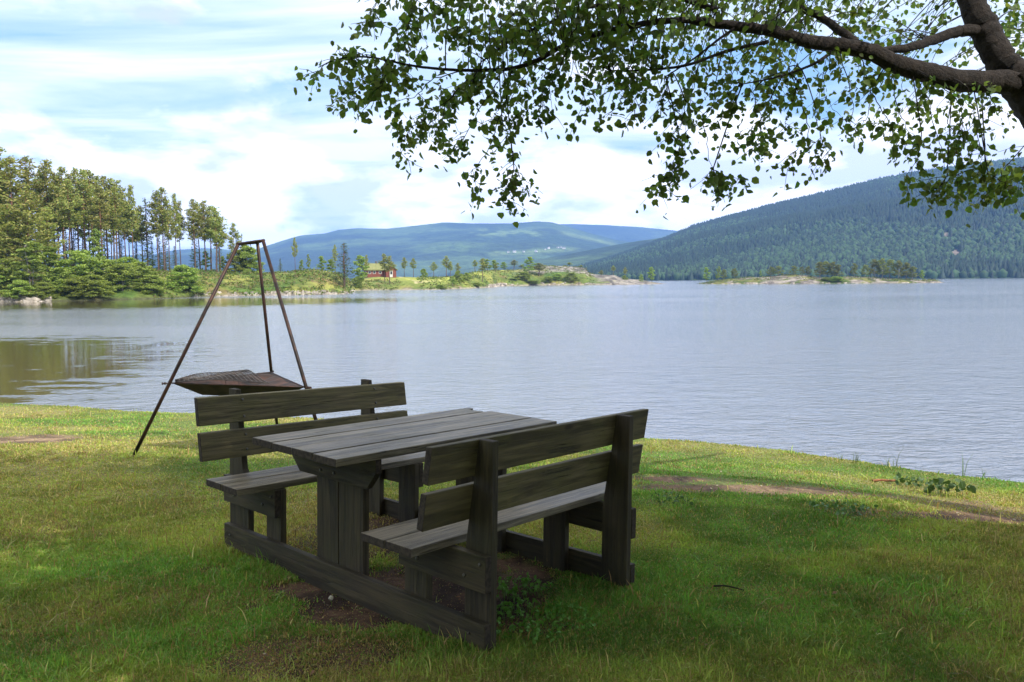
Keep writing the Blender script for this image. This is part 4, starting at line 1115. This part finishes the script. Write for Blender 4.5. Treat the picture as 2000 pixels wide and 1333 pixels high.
def proto_mesh(kind, seed):
    """returns (crown mesh, trunk mesh) of unit height 1 -> built at 10 m scale"""
    r = np.random.default_rng(seed); T = Tubes(); P = []; H = 10.0
    if kind in ('pine', 'spruce', 'fullpine'):
        base = {'pine': 0.44, 'spruce': 0.06, 'fullpine': 0.10}[kind]+(r.uniform(-0.12, 0.10) if kind == 'pine' else r.uniform(-0.04, 0.06))
        wob = np.cumsum(r.normal(0, 0.03, (9, 2)), 0)
        ax = np.c_[wob, np.linspace(-0.3, H, 9)]; ax[0, :2] = ax[1, :2]
        T.add(ax, np.linspace(0.125 if kind == 'pine' else 0.14, 0.02, 9), 0, 7)
        nb = {'pine': 78, 'spruce': 150, 'fullpine': 120}[kind]
        for i in range(nb):
            t = base+(0.985-base)*(i+r.random())/nb
            u = (t-base)/(1-base)
            if kind == 'pine': L = 1.6*min(1.0, (1-u)*1.5+0.10)*(0.6+0.4*min(1, u*3))*r.uniform(0.5, 1.15)
            elif kind == 'spruce': L = (1.65*(1-u)**0.85+0.12)*r.uniform(0.6, 1.1)
            else: L = (1.9*math.sin(math.pi*min(1, 0.35+u*0.62))**0.8+0.15)*r.uniform(0.55, 1.1)
            an = r.uniform(0, 6.283); el = {'pine': 0.25-0.35*(1-u), 'spruce': -0.25+0.45*u, 'fullpine': 0.1+0.2*u}[kind]+r.normal(0, .12)
            s = np.array([np.interp(t*H, ax[:, 2], ax[:, 0]), np.interp(t*H, ax[:, 2], ax[:, 1]), t*H])
            d = np.array([math.cos(an)*math.cos(el), math.sin(an)*math.cos(el), math.sin(el)])
            e = s+d*L; mid = s+d*L*0.5+np.array([0, 0, -0.06*L])
            e = e+np.array([0, 0, 0.10*L])
            T.add(np.array([s, mid, e]), 0.018, 0.004, 3)
            n = int({'pine': 48, 'spruce': 15, 'fullpine': 44}[kind]*max(0.35, L/1.3))
            f = (r.random(n)**0.6)[:, None] if kind != 'pine' else (0.35+0.65*r.random(n)**0.8)[:, None]
            q = np.where(f < .5, s+(mid-s)*f*2, mid+(e-mid)*(f-.5)*2)
            sp = {'pine': 0.17, 'spruce': 0.10, 'fullpine': 0.14}[kind]
            q = q+r.normal(0, 1, (n, 3))*np.array([sp, sp, sp*0.55])
            if kind == 'spruce': q[:, 2] -= 0.10*r.random(n)
            P.append(q)
        P = np.vstack(P)
        cols = {'pine': [(0.19, 0.24, 0.055), (0.28, 0.32, 0.075), (0.33, 0.30, 0.095)], 'spruce': [(0.075, 0.125, 0.045), (0.11, 0.165, 0.05)],
                'fullpine': [(0.20, 0.25, 0.055), (0.30, 0.33, 0.075), (0.33, 0.30, 0.09)]}[kind]
        V, C = foliage_quads(P, {'pine': 0.26, 'spruce': 0.22, 'fullpine': 0.25}[kind], seed, cols, 0.35, 0.5)
    else:
        # broadleaf: clumps around a few stems
        if kind == 'bush': nc, rx, z0, z1, stems = 56, 4.2, 0.1, 9.2, 5
        elif kind == 'birch': nc, rx, z0, z1, stems = 40, 2.3, 2.2, 9.6, 2
        else: nc, rx, z0, z1, stems = 44, 3.0, 2.2, 9.5, 3         # 'grove' : clear stems below
        tips = []
        for i in range(stems):
            a = r.uniform(0, 6.28); w = r.uniform(0.1, 0.5)*rx
            p = spline([(0.2*math.cos(a), 0.2*math.sin(a), -0.3), (0.35*w*math.cos(a), 0.35*w*math.sin(a), z1*0.4), (w*math.cos(a), w*math.sin(a), z1*0.92)], 4)
            T.add(p, 0.10 if kind != 'bush' else 0.07, 0.015, 6); tips.append(p)
        allp = np.vstack(tips)
        for i in range(nc):
            u = (i+r.random())/nc; z = z0+(z1-z0)*u
            prof = {'bush': math.sin(math.pi*min(1, 0.30+0.66*u))**0.7, 'birch': math.sin(math.pi*min(1, 0.22+0.72*u))**0.9, 'grove': math.sin(math.pi*min(1, 0.28+0.68*u))**0.8}[kind]
            a = r.uniform(0, 6.28); rad = rx*prof*math.sqrt(r.random())*0.92
            c = np.array([math.cos(a)*rad, math.sin(a)*rad, z])
            st = allp[np.argmin(((allp-c)**2).sum(1))]
            T.add(np.array([st, (st+c)/2+np.array([0, 0, .1]), c]), 0.035, 0.01, 3)
            cs = rx*r.uniform(0.16, 0.30)
            n = int({'bush': 170, 'birch': 120, 'grove': 80}[kind])
            q = unit(r.normal(0, 1, (n, 3)))*(r.random((n, 1))**0.45)*cs*np.array([1.2, 1.2, 0.62])+c
            P.append(q)
        P = np.vstack(P)
        cols = {'bush': [(0.24, 0.31, 0.06), (0.31, 0.37, 0.075), (0.18, 0.24, 0.055)], 'birch': [(0.24, 0.33, 0.07), (0.31, 0.37, 0.085), (0.18, 0.26, 0.055)],
                'grove': [(0.17, 0.20, 0.055), (0.24, 0.23, 0.07), (0.12, 0.16, 0.045)]}[kind]
        V, C = foliage_quads(P, {'bush': 0.40, 'birch': 0.32, 'grove': 0.36}[kind], seed, cols, 0.8, 0.62)
    crown = mesh_np('crown', V, np.arange(len(V)), np.full(len(V)//4, 4), C)
    crown.materials.append(M_far if kind not in ('pine', 'spruce', 'fullpine') else M_needle)
    tm = T.mesh('trunk'); tm.materials.append(M_pinebark if kind in ('pine', 'fullpine', 'spruce') else M_birchbark_far)
    return crown, tm
PROTO = {k: [proto_mesh(k, 100+7*i+j*31) for i in range(n)] for j, (k, n) in enumerate((('pine', 5), ('spruce', 3), ('fullpine', 3), ('bush', 4), ('birch', 3), ('grove', 3)))}

ORD = ['first', 'second', 'third', 'fourth', 'fifth', 'sixth', 'seventh', 'eighth', 'ninth', 'tenth', 'eleventh', 'twelfth', 'thirteenth', 'fourteenth', 'fifteenth', 'sixteenth', 'seventeenth', 'eighteenth', 'nineteenth', 'twentieth']
def ordinal(n):
    if n < 20: return ORD[n]
    tens = {20: 'twenty', 30: 'thirty', 40: 'forty', 50: 'fifty'}[(n+1)//10*10]; u = (n+1) % 10
    return tens+'-'+ORD[u-1] if u else tens.replace('ty', 'tieth')

def place_tree(kind, variant, base, H, W, rot, name):
    """H height in m, W full crown width in m"""
    cm, tm = PROTO[kind][variant % len(PROTO[kind])]
    nat = {'pine': 3.0, 'spruce': 3.2, 'fullpine': 3.7, 'bush': 8.0, 'birch': 4.8, 'grove': 6.0}[kind]
    o = empty(name, tuple(base), rot)
    o.scale = (W/nat, W/nat, H/10.0)
    for nm, me in (('crown', cm), ('trunk', tm)):
        c = bpy.data.objects.new(nm, me); c.parent = o; col.objects.link(c)
    return o

def tree_set(rows, surf_fn, what, where, group, tname, cat='tree'):
    """rows: (kind, px, top_y, width_px, t inland, base_y or None)"""
    rows = sorted(rows, key=lambda q: q[1]); cnt = {}
    tot = {}
    for q in rows: tot[q[0]] = tot.get(q[0], 0)+1
    for i, (kind, px, ty, wpx, t) in enumerate(rows):
        b = surf_fn(px, t)
        if t > 1.0: pass
        d = math.hypot(b[0], b[1]); 
        top = at_depth(px, ty, b[1])
        H = top[2]-b[2]
        W = wpx/F_PX*b[1]
        base = np.array([top[0]*0+b[0], b[1], b[2]-0.15])
        o = place_tree(kind, i*3+int(px), base, H+0.15, W, (px*1.7) % 6.28, tname[kind])
        k = cnt.get(kind, 0); cnt[kind] = k+1
        lab = f"{what[kind]} {where}, {ordinal(k)} such from the left" if tot[kind] > 1 else f"{what[kind]} {where}"
        tag(o, lab, cat, group if tot[kind] > 1 or group else None)

P_, S_, F_, B_, R_, G_ = 'pine', 'spruce', 'fullpine', 'bush', 'birch', 'grove'
forest = [(F_, -110, 262, 110, 0.8), (F_, -150, 285, 110, 0.5), (F_, -200, 260, 120, 0.9), (F_, -250, 300, 120, 0.6), (F_, -310, 280, 120, 0.9), (F_, -370, 310, 130, 0.6), (F_, -430, 290, 130, 0.9), (B_, -110, 505, 110, 0.15), (B_, -190, 500, 110, 0.15), (B_, -270, 505, 120, 0.15), (B_, -350, 500, 120, 0.15), (B_, -430, 505, 120, 0.15),
          (F_, -60, 250, 110, 0.6), (F_, -20, 280, 100, 0.8), (F_, 5, 288, 92, 0.95), (F_, 34, 306, 80, 0.8), (F_, 64, 306, 78, 0.95), (F_, 20, 400, 92, 0.35), (F_, 62, 372, 84, 0.35), (F_, 100, 405, 62, 0.45),
          (P_, 101, 312, 60, 0.95), (P_, 90, 335, 56, 1.1), (P_, 118, 336, 50, 1.05), (P_, 132, 326, 52, 1.0), (P_, 146, 340, 46, 1.15), (P_, 158, 330, 44, 1.0), (P_, 172, 331, 48, 0.9), (P_, 187, 333, 46, 1.0), (P_, 199, 343, 42, 1.1),
          (P_, 213, 344, 48, 0.95), (P_, 226, 348, 46, 0.9), (P_, 238, 352, 46, 1.0), (P_, 249, 368, 36, 1.15), (P_, 263, 361, 34, 0.85), (P_, 140, 352, 50, 0.75), (P_, 205, 362, 44, 0.7), (P_, 232, 366, 42, 0.75), (P_, 128, 348, 44, 1.2), (P_, 180, 350, 44, 1.2),
          (S_, 112, 420, 30, 1.3), (S_, 135, 430, 34, 1.35), (S_, 150, 400, 30, 1.3), (S_, 170, 440, 32, 1.4), (P_, 195, 400, 34, 1.35), (S_, 208, 425, 30, 1.35), (P_, 222, 395, 34, 1.4), (P_, 110, 380, 44, 1.3), (S_, 240, 450, 28, 1.35), (P_, 256, 400, 34, 1.3), (P_, 270, 410, 34, 1.2), (S_, 300, 470, 22, 1.2), (P_, 165, 372, 40, 1.35), (S_, 268, 470, 24, 1.2), (S_, 315, 450, 22, 1.2),
          (S_, 292, 386, 42, 1.05), (P_, 281, 402, 36, 1.1), (P_, 312, 372, 38, 0.95), (P_, 324, 366, 40, 0.9), (P_, 333, 392, 30, 1.0), (S_, 326, 440, 26, 0.95), (P_, 347, 378, 26, 1.0), (P_, 356, 392, 26, 1.05), (S_, 345, 480, 22, 1.1),
          (P_, 383, 389, 36, 0.9), (P_, 393, 396, 36, 1.0), (P_, 404, 392, 38, 0.85), (P_, 414, 402, 40, 0.95), (P_, 424, 404, 42, 0.8), (P_, 433, 424, 34, 1.05), (S_, 383, 440, 26, 1.05), (S_, 430, 470, 24, 1.1), (P_, 460, 436, 28, 1.1), (S_, 475, 456, 20, 1.1), (R_, 405, 490, 22, 1.0), (R_, 438, 500, 18, 0.95),
          (R_, 192, 446, 40, 0.7), (R_, 62, 470, 84, 0.15), (R_, 100, 480, 60, 0.30), (B_, 466, 486, 50, 0.9), (B_, 488, 480, 50, 0.85), (R_, 480, 476, 40, 0.9),
          (B_, -30, 500, 110, 0.2), (B_, 6, 504, 80, 0.12), (B_, 118, 520, 74, 0.12), (B_, 158, 486, 96, 0.22), (B_, 182, 535, 80, 0.06), (B_, 150, 540, 70, 0.05), (B_, 215, 505, 70, 0.22), (B_, 238, 512, 78, 0.12), (B_, 272, 510, 72, 0.2), (B_, 296, 536, 60, 0.08), (B_, 290, 520, 52, 0.4), (B_, 250, 500, 60, 0.5), (B_, 358, 516, 76, 0.10), (B_, 380, 548, 40, 0.08), (B_, 40, 545, 60, 0.05), (B_, 85, 550, 50, 0.05)]
NM = {P_: 'pine_tree', S_: 'spruce_tree', F_: 'pine_tree', B_: 'shore_bush', R_: 'birch_tree', G_: 'broadleaf_tree'}
tree_set(forest, surf, {P_: 'tall high-crowned bare-trunked pine', S_: 'slender spruce branched to the ground', F_: 'broad dense low-branched pine',
                        B_: 'round leafy green bush', R_: 'light green birch among the pines'}, 'on the left shore', 'trees of the left shore', NM)
penin = [(S_, 549, 505, 14, 0.9), (P_, 578, 464, 13, 0.85), (R_, 590, 507, 12, 0.9), (R_, 604, 496, 11, 0.9), (P_, 656, 478, 12, 1.02), (R_, 630, 500, 22, 1.0), (R_, 648, 506, 24, 1.0), (S_, 672, 474, 56, 0.18), (R_, 705, 498, 36, 0.12), (P_, 717, 498, 12, 0.7), (B_, 700, 540, 30, 0.1),
         (P_, 752, 496, 20, 0.28), (P_, 762, 500, 24, 0.25), (P_, 790, 503, 15, 1.0), (P_, 808, 505, 16, 1.0), (B_, 828, 524, 16, 0.95), (P_, 848, 512, 16, 0.9), (P_, 872, 500, 18, 0.75), (P_, 880, 512, 14, 0.7), (P_, 895, 514, 12, 0.9), (B_, 895, 528, 22, 0.3),
         (R_, 884, 540, 20, 0.1), (P_, 928, 508, 14, 0.95), (P_, 942, 505, 22, 0.15), (B_, 912, 532, 20, 0.3), (R_, 952, 506, 24, 0.95), (R_, 966, 508, 22, 0.95), (R_, 984, 512, 18, 0.95), (P_, 1004, 508, 18, 0.95), (P_, 1018, 518, 14, 0.9),
         (R_, 1034, 501, 30, 0.3), (P_, 1052, 514, 32, 0.25), (B_, 1022, 530, 34, 0.15), (B_, 1088, 534, 24, 0.12), (B_, 1116, 532, 30, 0.10), (B_, 1070, 540, 24, 0.08), (P_, 1112, 513, 14, 0.95), (P_, 1135, 518, 12, 0.9), (P_, 1174, 528, 10, 0.5), (P_, 1198, 519, 11, 0.7), (P_, 1221, 522, 9, 0.6),
         (B_, 1220, 537, 12, 0.5), (R_, 1272, 521, 18, 0.4), (B_, 1252, 535, 9, 0.6), (B_, 1040, 548, 40, 0.04), (B_, 1000, 544, 26, 0.2), (P_, 968, 516, 12, 0.6), (B_, 860, 556, 34, 0.04), (B_, 930, 552, 24, 0.05)]
tree_set(penin, surf, {P_: 'slim pine with a small dark crown', S_: 'dark conical spruce', B_: 'low green bush', R_: 'pale green birch'}, 'on the headland', 'trees of the headland', NM)
isl = [(R_, 1380, 522, 16, 0.5), (R_, 1403, 520, 14, 0.5), (G_, 1414, 526, 14, 0.7), (G_, 1434, 524, 16, 0.8), (R_, 1485, 529, 8, 0.9), (G_, 1506, 521, 20, 0.8), (G_, 1520, 519, 20, 0.8), (G_, 1550, 519, 18, 0.8), (G_, 1566, 521, 14, 0.8), (G_, 1578, 520, 14, 0.8),
       (G_, 1600, 511, 24, 0.6), (G_, 1612, 510, 24, 0.8), (G_, 1626, 511, 24, 0.7), (G_, 1637, 516, 18, 0.6), (G_, 1668, 514, 16, 0.8), (G_, 1690, 517, 20, 0.7), (G_, 1706, 506, 26, 0.8), (G_, 1722, 504, 26, 0.7), (G_, 1738, 506, 26, 0.8), (G_, 1754, 508, 22, 0.6), (G_, 1769, 512, 24, 0.7), (G_, 1783, 520, 20, 0.6), (R_, 1800, 528, 12, 0.7),
       (B_, 1632, 540, 34, 0.25), (B_, 1612, 542, 20, 0.3)]
tree_set(isl, isurf, {G_: 'olive green tree with clear stems', R_: 'small light green tree', B_: 'low green shrub'}, 'on the rocky island', 'trees of the rocky island', NM)

for i, (x, y, h) in enumerate(((-13, -6, 12), (-9, -9.5, 14), (-5, -11, 13), (-1, -12, 15), (3, -11.5, 13), (7, -13, 15), (11, -12, 14), (15, -9, 13), (-16, -2, 12))):  # unseen row added to block skylight from behind the camera
    o = place_tree('fullpine' if i % 2 else 'spruce', i, (x, y, 0.75), h, 6.5, i*1.3, 'spruce_tree' if i % 2 == 0 else 'pine_tree')
    tag(o, f'dark conifer added behind the photographer, {ORD[i]} of the row, outside the frame', 'tree', 'added conifers behind the photographer')

# low scrub and boulders along the far shore
def make_scrub():
    r = np.random.default_rng(9); P = []
    for i in range(1500):
        x = r.uniform(300, 1160); t = r.random()*1.0
        q = surf(x, t)
        if 780 < x < 815 and t < 1: continue
        if 700 < x < 780 and t > 0.5: continue
        s = r.uniform(0.15, 0.42)
        P.append(q+r.normal(0, 1, (14, 3))*np.array([s*1.4, s*1.4, s*0.45])+np.array([0, 0, s*0.35]))
    for i in range(340):
        x = r.uniform(1364, 1830); q = isurf(x, r.uniform(0.2, 1)); s = r.uniform(0.2, 0.5)
        P.append(q+r.normal(0, 1, (12, 3))*np.array([s*1.4, s*1.4, s*0.45])+np.array([0, 0, s*0.3]))
    P = np.vstack(P)
    V, C = foliage_quads(P, 0.34, 3, [(0.10, 0.155, 0.03), (0.16, 0.19, 0.04), (0.16, 0.12, 0.06), (0.08, 0.12, 0.03)], 0.7, 0.7)
    me = mesh_np('scrub', V, np.arange(len(V)), np.full(len(V)//4, 4), C)
    tag(link_mesh('scrub', me, M_far), 'low heather and scrub covering the far banks', 'scrub', kind='stuff')
    # boulders
    P = []; F = []; S = []; n = 0; C = []
    ico = [(-1, -1, -.6), (1, -1, -.6), (1.1, 1, -.6), (-1, 1, -.6), (-.7, -.8, .5), (.8, -.6, .6), (.6, .8, .45), (-.8, .7, .55)]
    fc = [(0, 1, 5, 4), (1, 2, 6, 5), (2, 3, 7, 6), (3, 0, 4, 7), (4, 5, 6, 7)]
    for i in range(620):
        x = r.choice([r.uniform(-40, 100), r.uniform(380, 690), r.uniform(500, 690), r.uniform(940, 1290), r.uniform(950, 985), r.uniform(1366, 1835)])
        t = r.uniform(-0.01, 0.06)
        q = (isurf if x > 1363 else surf)(x, t)
        s = r.uniform(0.10, 0.42)*(1.5 if x > 940 else 1)
        R3 = r.normal(0, .18, (8, 3)); a = r.uniform(0, 6.28); ca, sa = math.cos(a), math.sin(a)
        for v, e in zip(ico, R3):
            w = (np.array(v)+e)*s*np.array([1.2, .9, .75]); P.append(q+np.array([w[0]*ca-w[1]*sa, w[0]*sa+w[1]*ca, w[2]]))
        for f in fc: F += [n+k for k in f]; S.append(4)
        n += 8; C += [np.array([.36, .32, .27])*r.uniform(.5, 1.15)]*8
    me = mesh_np('shore_stones', np.array(P), F, S, np.array(C))
    tag(link_mesh('shore_stones', me, M_rock), 'grey and tan boulders strewn along the far waterline', 'stones', kind='stuff')
make_scrub()

# ------------------------------------------------------------------ red cabin with turf roof
M_red = simple_mat('red_boards', (0.21, 0.06, 0.035), 0.7, 0, 0.3, 3)
M_turf = simple_mat('turf_roof', (0.24, 0.235, 0.09), 0.95, 0, 0, 2.5, (0.15, 0.17, 0.06), 0.08)
M_white = simple_mat('white_paint', (0.62, 0.60, 0.56), 0.6, 0, 0.1, 3)
M_dark = simple_mat('window_glass', (0.03, 0.035, 0.04), 0.15, 0, 0.2, 3)
M_stone = simple_mat('chimney_stone', (0.12, 0.12, 0.12), 0.9, 0, 0.3, 3)
M_grey = simple_mat('grey_roof', (0.16, 0.16, 0.17), 0.7, 0, 0.2, 1)
def gable(b, x0, x1, y0, y1, ze, zr):
    b.prism([(y0, -1.0), (y1, -1.0), (y1, ze), ((y0+y1)/2, zr), (y0, ze)], 0, x0, x1)
def roofmesh(x0, x1, y0, y1, ze, zr, th=0.28, ov=0.45):
    b = MB(); ym = (y0+y1)/2; s = (zr-ze)/(ym-y0)
    pl = [(y0-ov, ze-ov*s+0.02), (ym, zr+0.02), (y1+ov, ze-ov*s+0.02), (y1+ov, ze-ov*s+th), (ym, zr+th), (y0-ov, ze-ov*s+th)]
    b.prism(pl, 0, x0-ov, x1+ov); return b
def make_cabin():
    b0 = surf(738, 0.98); root = empty('cabin', (b0[0], b0[1], b0[2]+0.1), R(24))
    tag(root, 'red wooden cabin with green turf roof standing behind the birch on the far shore', 'cabin')
    # body along local x, gable end facing left of the picture
    b = MB(); gable(b, -3.6, 2.6, -2.3, 2.3, 2.1, 3.7); w = b.build('wall', M_red, root)
    rf = roofmesh(-3.6, 2.6, -2.3, 2.3, 2.1, 3.7).build('roof', M_turf, root)
    b = MB(); b.box(-0.6, 0.0, -0.1, 0.5, 3.2, 4.6); b.build('chimney', M_stone, rf)
    # cross wing toward the lake
    b = MB(); b.prism([(1.5, -1.0), (4.6, -1.0), (4.6, 2.0), (3.05, 3.2), (1.5, 2.0)], 1, -4.2, 0.5); b.build('wing_wall', M_red, root)
    b = MB(); b.prism([(1.1, 1.75), (3.05, 3.22), (5.0, 1.75), (5.0, 2.0), (3.05, 3.5), (1.1, 2.0)], 1, -4.6, 0.8); b.build('wing_roof', M_turf, root)
    for (x, y, nx) in ((-3.0, -2.31, 0), (-1.6, -2.31, 0), (0.2, -2.31, 0)):
        b = MB(); b.box(x-0.42, x+0.42, y-0.04, y+0.02, 0.8, 1.7); f = b.build('window', M_white, root)
        b = MB(); b.box(x-0.33, x+0.33, y-0.06, y-0.03, 0.9, 1.6); b.build('pane', M_dark, f)
    b = MB(); b.box(-3.66, -3.58, -0.5, 0.5, 0.8, 1.7); f = b.build('window', M_white, root)
    b = MB(); b.box(-3.68, -3.64, -0.4, 0.4, 0.9, 1.6); b.build('pane', M_dark, f)
    b = MB(); b.box(2.6, 3.5, -4.26, -4.17, -0.2, 1.75); f = b.build('door', M_white, root)
    b = MB(); b.box(2.75, 3.35, -4.28, -4.24, 0.6, 1.5); b.build('pane', M_dark, f)
make_cabin()

def make_farms():
    X, Y, Z, T_, xs_ = hb
    pr = project(np.stack([X, Y, Z], -1))
    spots = [(993, 494, 0), (1003, 495, 1), (1020, 494, 0), (1044, 492, 1), (1064, 488, 0), (1074, 487, 1), (1092, 485, 0), (1098, 484, 0), (1104, 486, 1)]
    proto = None
    names = ['first', 'second', 'third', 'fourth', 'fifth', 'sixth', 'seventh', 'eighth', 'ninth']
    for i, (px, py, k) in enumerate(spots):
        d = (pr[..., 0]-px)**2+(pr[..., 1]-py)**2; d[Y > 4400] = 1e9
        j = np.unravel_index(np.argmin(d), d.shape); q = (X[j], Y[j], Z[j]+0.5)
        if proto is None:
            r_ = empty('farm_house', q, 0)
            b = MB(); gable(b, -7, 7, -4.5, 4.5, 5.5, 9); b.build('wall', M_white, r_)
            roofmesh(-7, 7, -4.5, 4.5, 5.5, 9, 0.4, 0.6).build('roof', M_grey, r_); proto = r_; o = r_
        else:
            o = proto.copy(); col.objects.link(o); o.location = q
            for ch in list(proto.children):
                c = ch.copy(); col.objects.link(c); c.parent = o
        o.rotation_euler = (0, 0, 0.4*i); s = 0.6 if k == 0 else 0.85; o.scale = (s, s, s)
        tag(o, f'tiny white farm house on the mountain field across the lake, {names[i]} from the left', 'house', 'farm houses on the mountain field')
make_farms()

# ------------------------------------------------------------------ small things on the near grass
M_green = leaf_mat('weed_leaf', False, (0.13, 0.30, 0.05), 0.3, 0.5)
M_weed = leaf_mat('thistle_leaf', False, (0.08, 0.15, 0.05), 0.25, 0.5)
M_petal = simple_mat('seed_head', (0.55, 0.52, 0.42), 0.9, 0, 0.2, 60)
M_twig = simple_mat('dry_twig', (0.035, 0.026, 0.02), 0.9, 0, 0.4, 40)
M_reed = leaf_mat('reed_blade', False, (0.13, 0.21, 0.06), 0.3, 0.5)
def gpt(px, py):
    d = ray(px, py); t = (0.86-CAMZ)/d[2]
    for _ in range(4): P = CAM+d*t; t = (float(ground_z(P[0], P[1]))-CAMZ)/d[2]
    return CAM+d*t
def leafy(name, label, cat, px, py, n, rad, size, mat, hgt, seed, group=None, three=False):
    r = np.random.default_rng(seed); q = gpt(px, py)
    root = empty(name, tuple(q)); tag(root, label, cat, group)
    T = Tubes(); P = []
    for i in range(n):
        a = r.uniform(0, 6.28); rr = rad*math.sqrt(r.random()); b = np.array([math.cos(a)*rr*1.25, math.sin(a)*rr, 0.0])
        b[2] = float(ground_z(q[0]+b[0], q[1]+b[1]))-q[2]
        tip = b+np.array([r.normal(0, .01), r.normal(0, .01), hgt*r.uniform(.5, 1.2)]); T.add(np.array([b, (b+tip)/2, tip]), 0.0012, 0.0008, 3)
        P.append(tip)
        if three: P += [tip, tip]
    P = np.array(P)
    link_mesh('stems', T.mesh('stems'), mat, root)['kind'] = 'stuff'
    me = leaves_mesh(P, size, -0.1, seed, (0.1, 0.2, 0.04)); link_mesh('foliage', me, mat, root)
leafy('clover_patch', 'bright green clover patch beside the near right bench post', 'weed', 1045, 1222, 240, 0.22, 0.015, M_green, 0.045, 1, three=True)
leafy('clover_patch', 'leafy dark weed patch growing behind the near right bench post', 'weed', 1010, 1160, 90, 0.12, 0.016, M_green, 0.05, 2, three=True)
leafy('weed_plant', 'bushy green weed near the shore on the right', 'weed', 1850, 968, 50, 0.13, 0.055, M_weed, 0.09, 3)
leafy('weed_plant', 'low bright weed left of the bushy weed near the shore', 'weed', 1790, 950, 50, 0.14, 0.04, M_weed, 0.05, 4)
leafy('weed_plant', 'dark leafy tuft in the grass right of the picnic table', 'weed', 1645, 1002, 90, 0.17, 0.026, M_weed, 0.05, 5)
leafy('weed_plant', 'small dark weed where grass meets the bare soil near the bench', 'weed', 1315, 985, 50, 0.12, 0.022, M_weed, 0.05, 6)
def reed(px, py, hs, seed, label):
    r = np.random.default_rng(seed); q = gpt(px, py); root = Tubes()
    for i in range(hs[0]):
        b = np.array([r.normal(0, .015), r.normal(0, .015), -.01]); h = hs[1]*r.uniform(.6, 1.1); l = r.normal(0, .25, 2)*h
        root.add(np.array([b, b+[l[0]*.3, l[1]*.3, h*.6], b+[l[0], l[1], h]]), 0.0035, 0.0008, 3)
    o = link_mesh('reed_tuft', root.mesh('reed_tuft'), M_reed); o.location = tuple(q)
    tag(o, label, 'reeds', 'reed tufts on the right bank')
reed(1672, 905, (6, 0.16), 1, 'leaning green reed tuft at the bank edge, second from the left')
reed(1640, 900, (3, 0.10), 2, 'short reed stalks at the bank edge, leftmost of the reed tufts')
reed(1735, 912, (5, 0.12), 3, 'low pale reed tuft at the bank edge, middle of the row')
reed(1752, 910, (2, 0.20), 4, 'single tall thin reed right of the low pale tuft')
reed(1880, 928, (3, 0.26), 5, 'tallest dark reed at the bank edge on the right')
reed(1920, 934, (2, 0.12), 6, 'short reed right of the tallest reed')
def flower():
    q = gpt(647, 1185); root = empty('clover_flower', tuple(q)); tag(root, 'single pale round flower head in front of the near skid', 'flower')
    T = Tubes(); T.add(np.array([(0, 0, -.01), (.003, 0, .02), (.0, 0, .035)]), .0012, .001, 4); link_mesh('stem', T.mesh('stem'), M_green, root)
    bm = bmesh.new(); bmesh.ops.create_icosphere(bm, subdivisions=3, radius=0.011)
    for v in bm.verts: v.co *= 0.8+0.35*random.random()
    me = bpy.data.meshes.new('flower_head'); bm.to_mesh(me); bm.free(); h = link_mesh('flower_head', me, M_petal, root); h.location = (0, 0, .04)
flower()
T = Tubes(); q = gpt(1425, 1157)
T.add(spline([(-.07, .03, .02), (-.02, .005, .03), (.02, -.01, .026), (.065, -.015, .015)], 4), .005, .003, 6, .1)
o = link_mesh('fallen_twig', T.mesh('fallen_twig'), M_twig); o.location = tuple(q); tag(o, 'thin dark fallen twig lying in the grass right of the table', 'twig')
T = Tubes(); q = gpt(1725, 942)
T.add(spline([(-.09, 0, .012), (-.03, .005, .016), (.03, -.004, .014), (.1, .0, .012)], 4), .012, .009, 6, .15)
o = link_mesh('bark_piece', T.mesh('bark_piece'), simple_mat('orange_bark', (.32, .13, .06), .8, 0, .4, 30)); o.location = tuple(q); tag(o, 'reddish piece of bark lying on the sunny bank', 'bark')

# ------------------------------------------------------------------ haze
def make_haze():
    b = MB(); b.box(-7000, 7000, -400, 8600, -3.0, 480)
    mt, t = new_mat('haze_air')
    out = t.n('ShaderNodeOutputMaterial')
    v = t.n('ShaderNodeVolumePrincipled', {'Color': (0.24, 0.46, 1.0, 1), 'Density': HAZE, 'Anisotropy': 0.0})
    t.t.links.new(v.outputs[0], out.inputs['Volume'])
    o = b.build('haze', mt); tag(o, 'thin blue haze over the lake and mountains', 'haze', kind='stuff')
HAZE = 0.00014
make_haze()
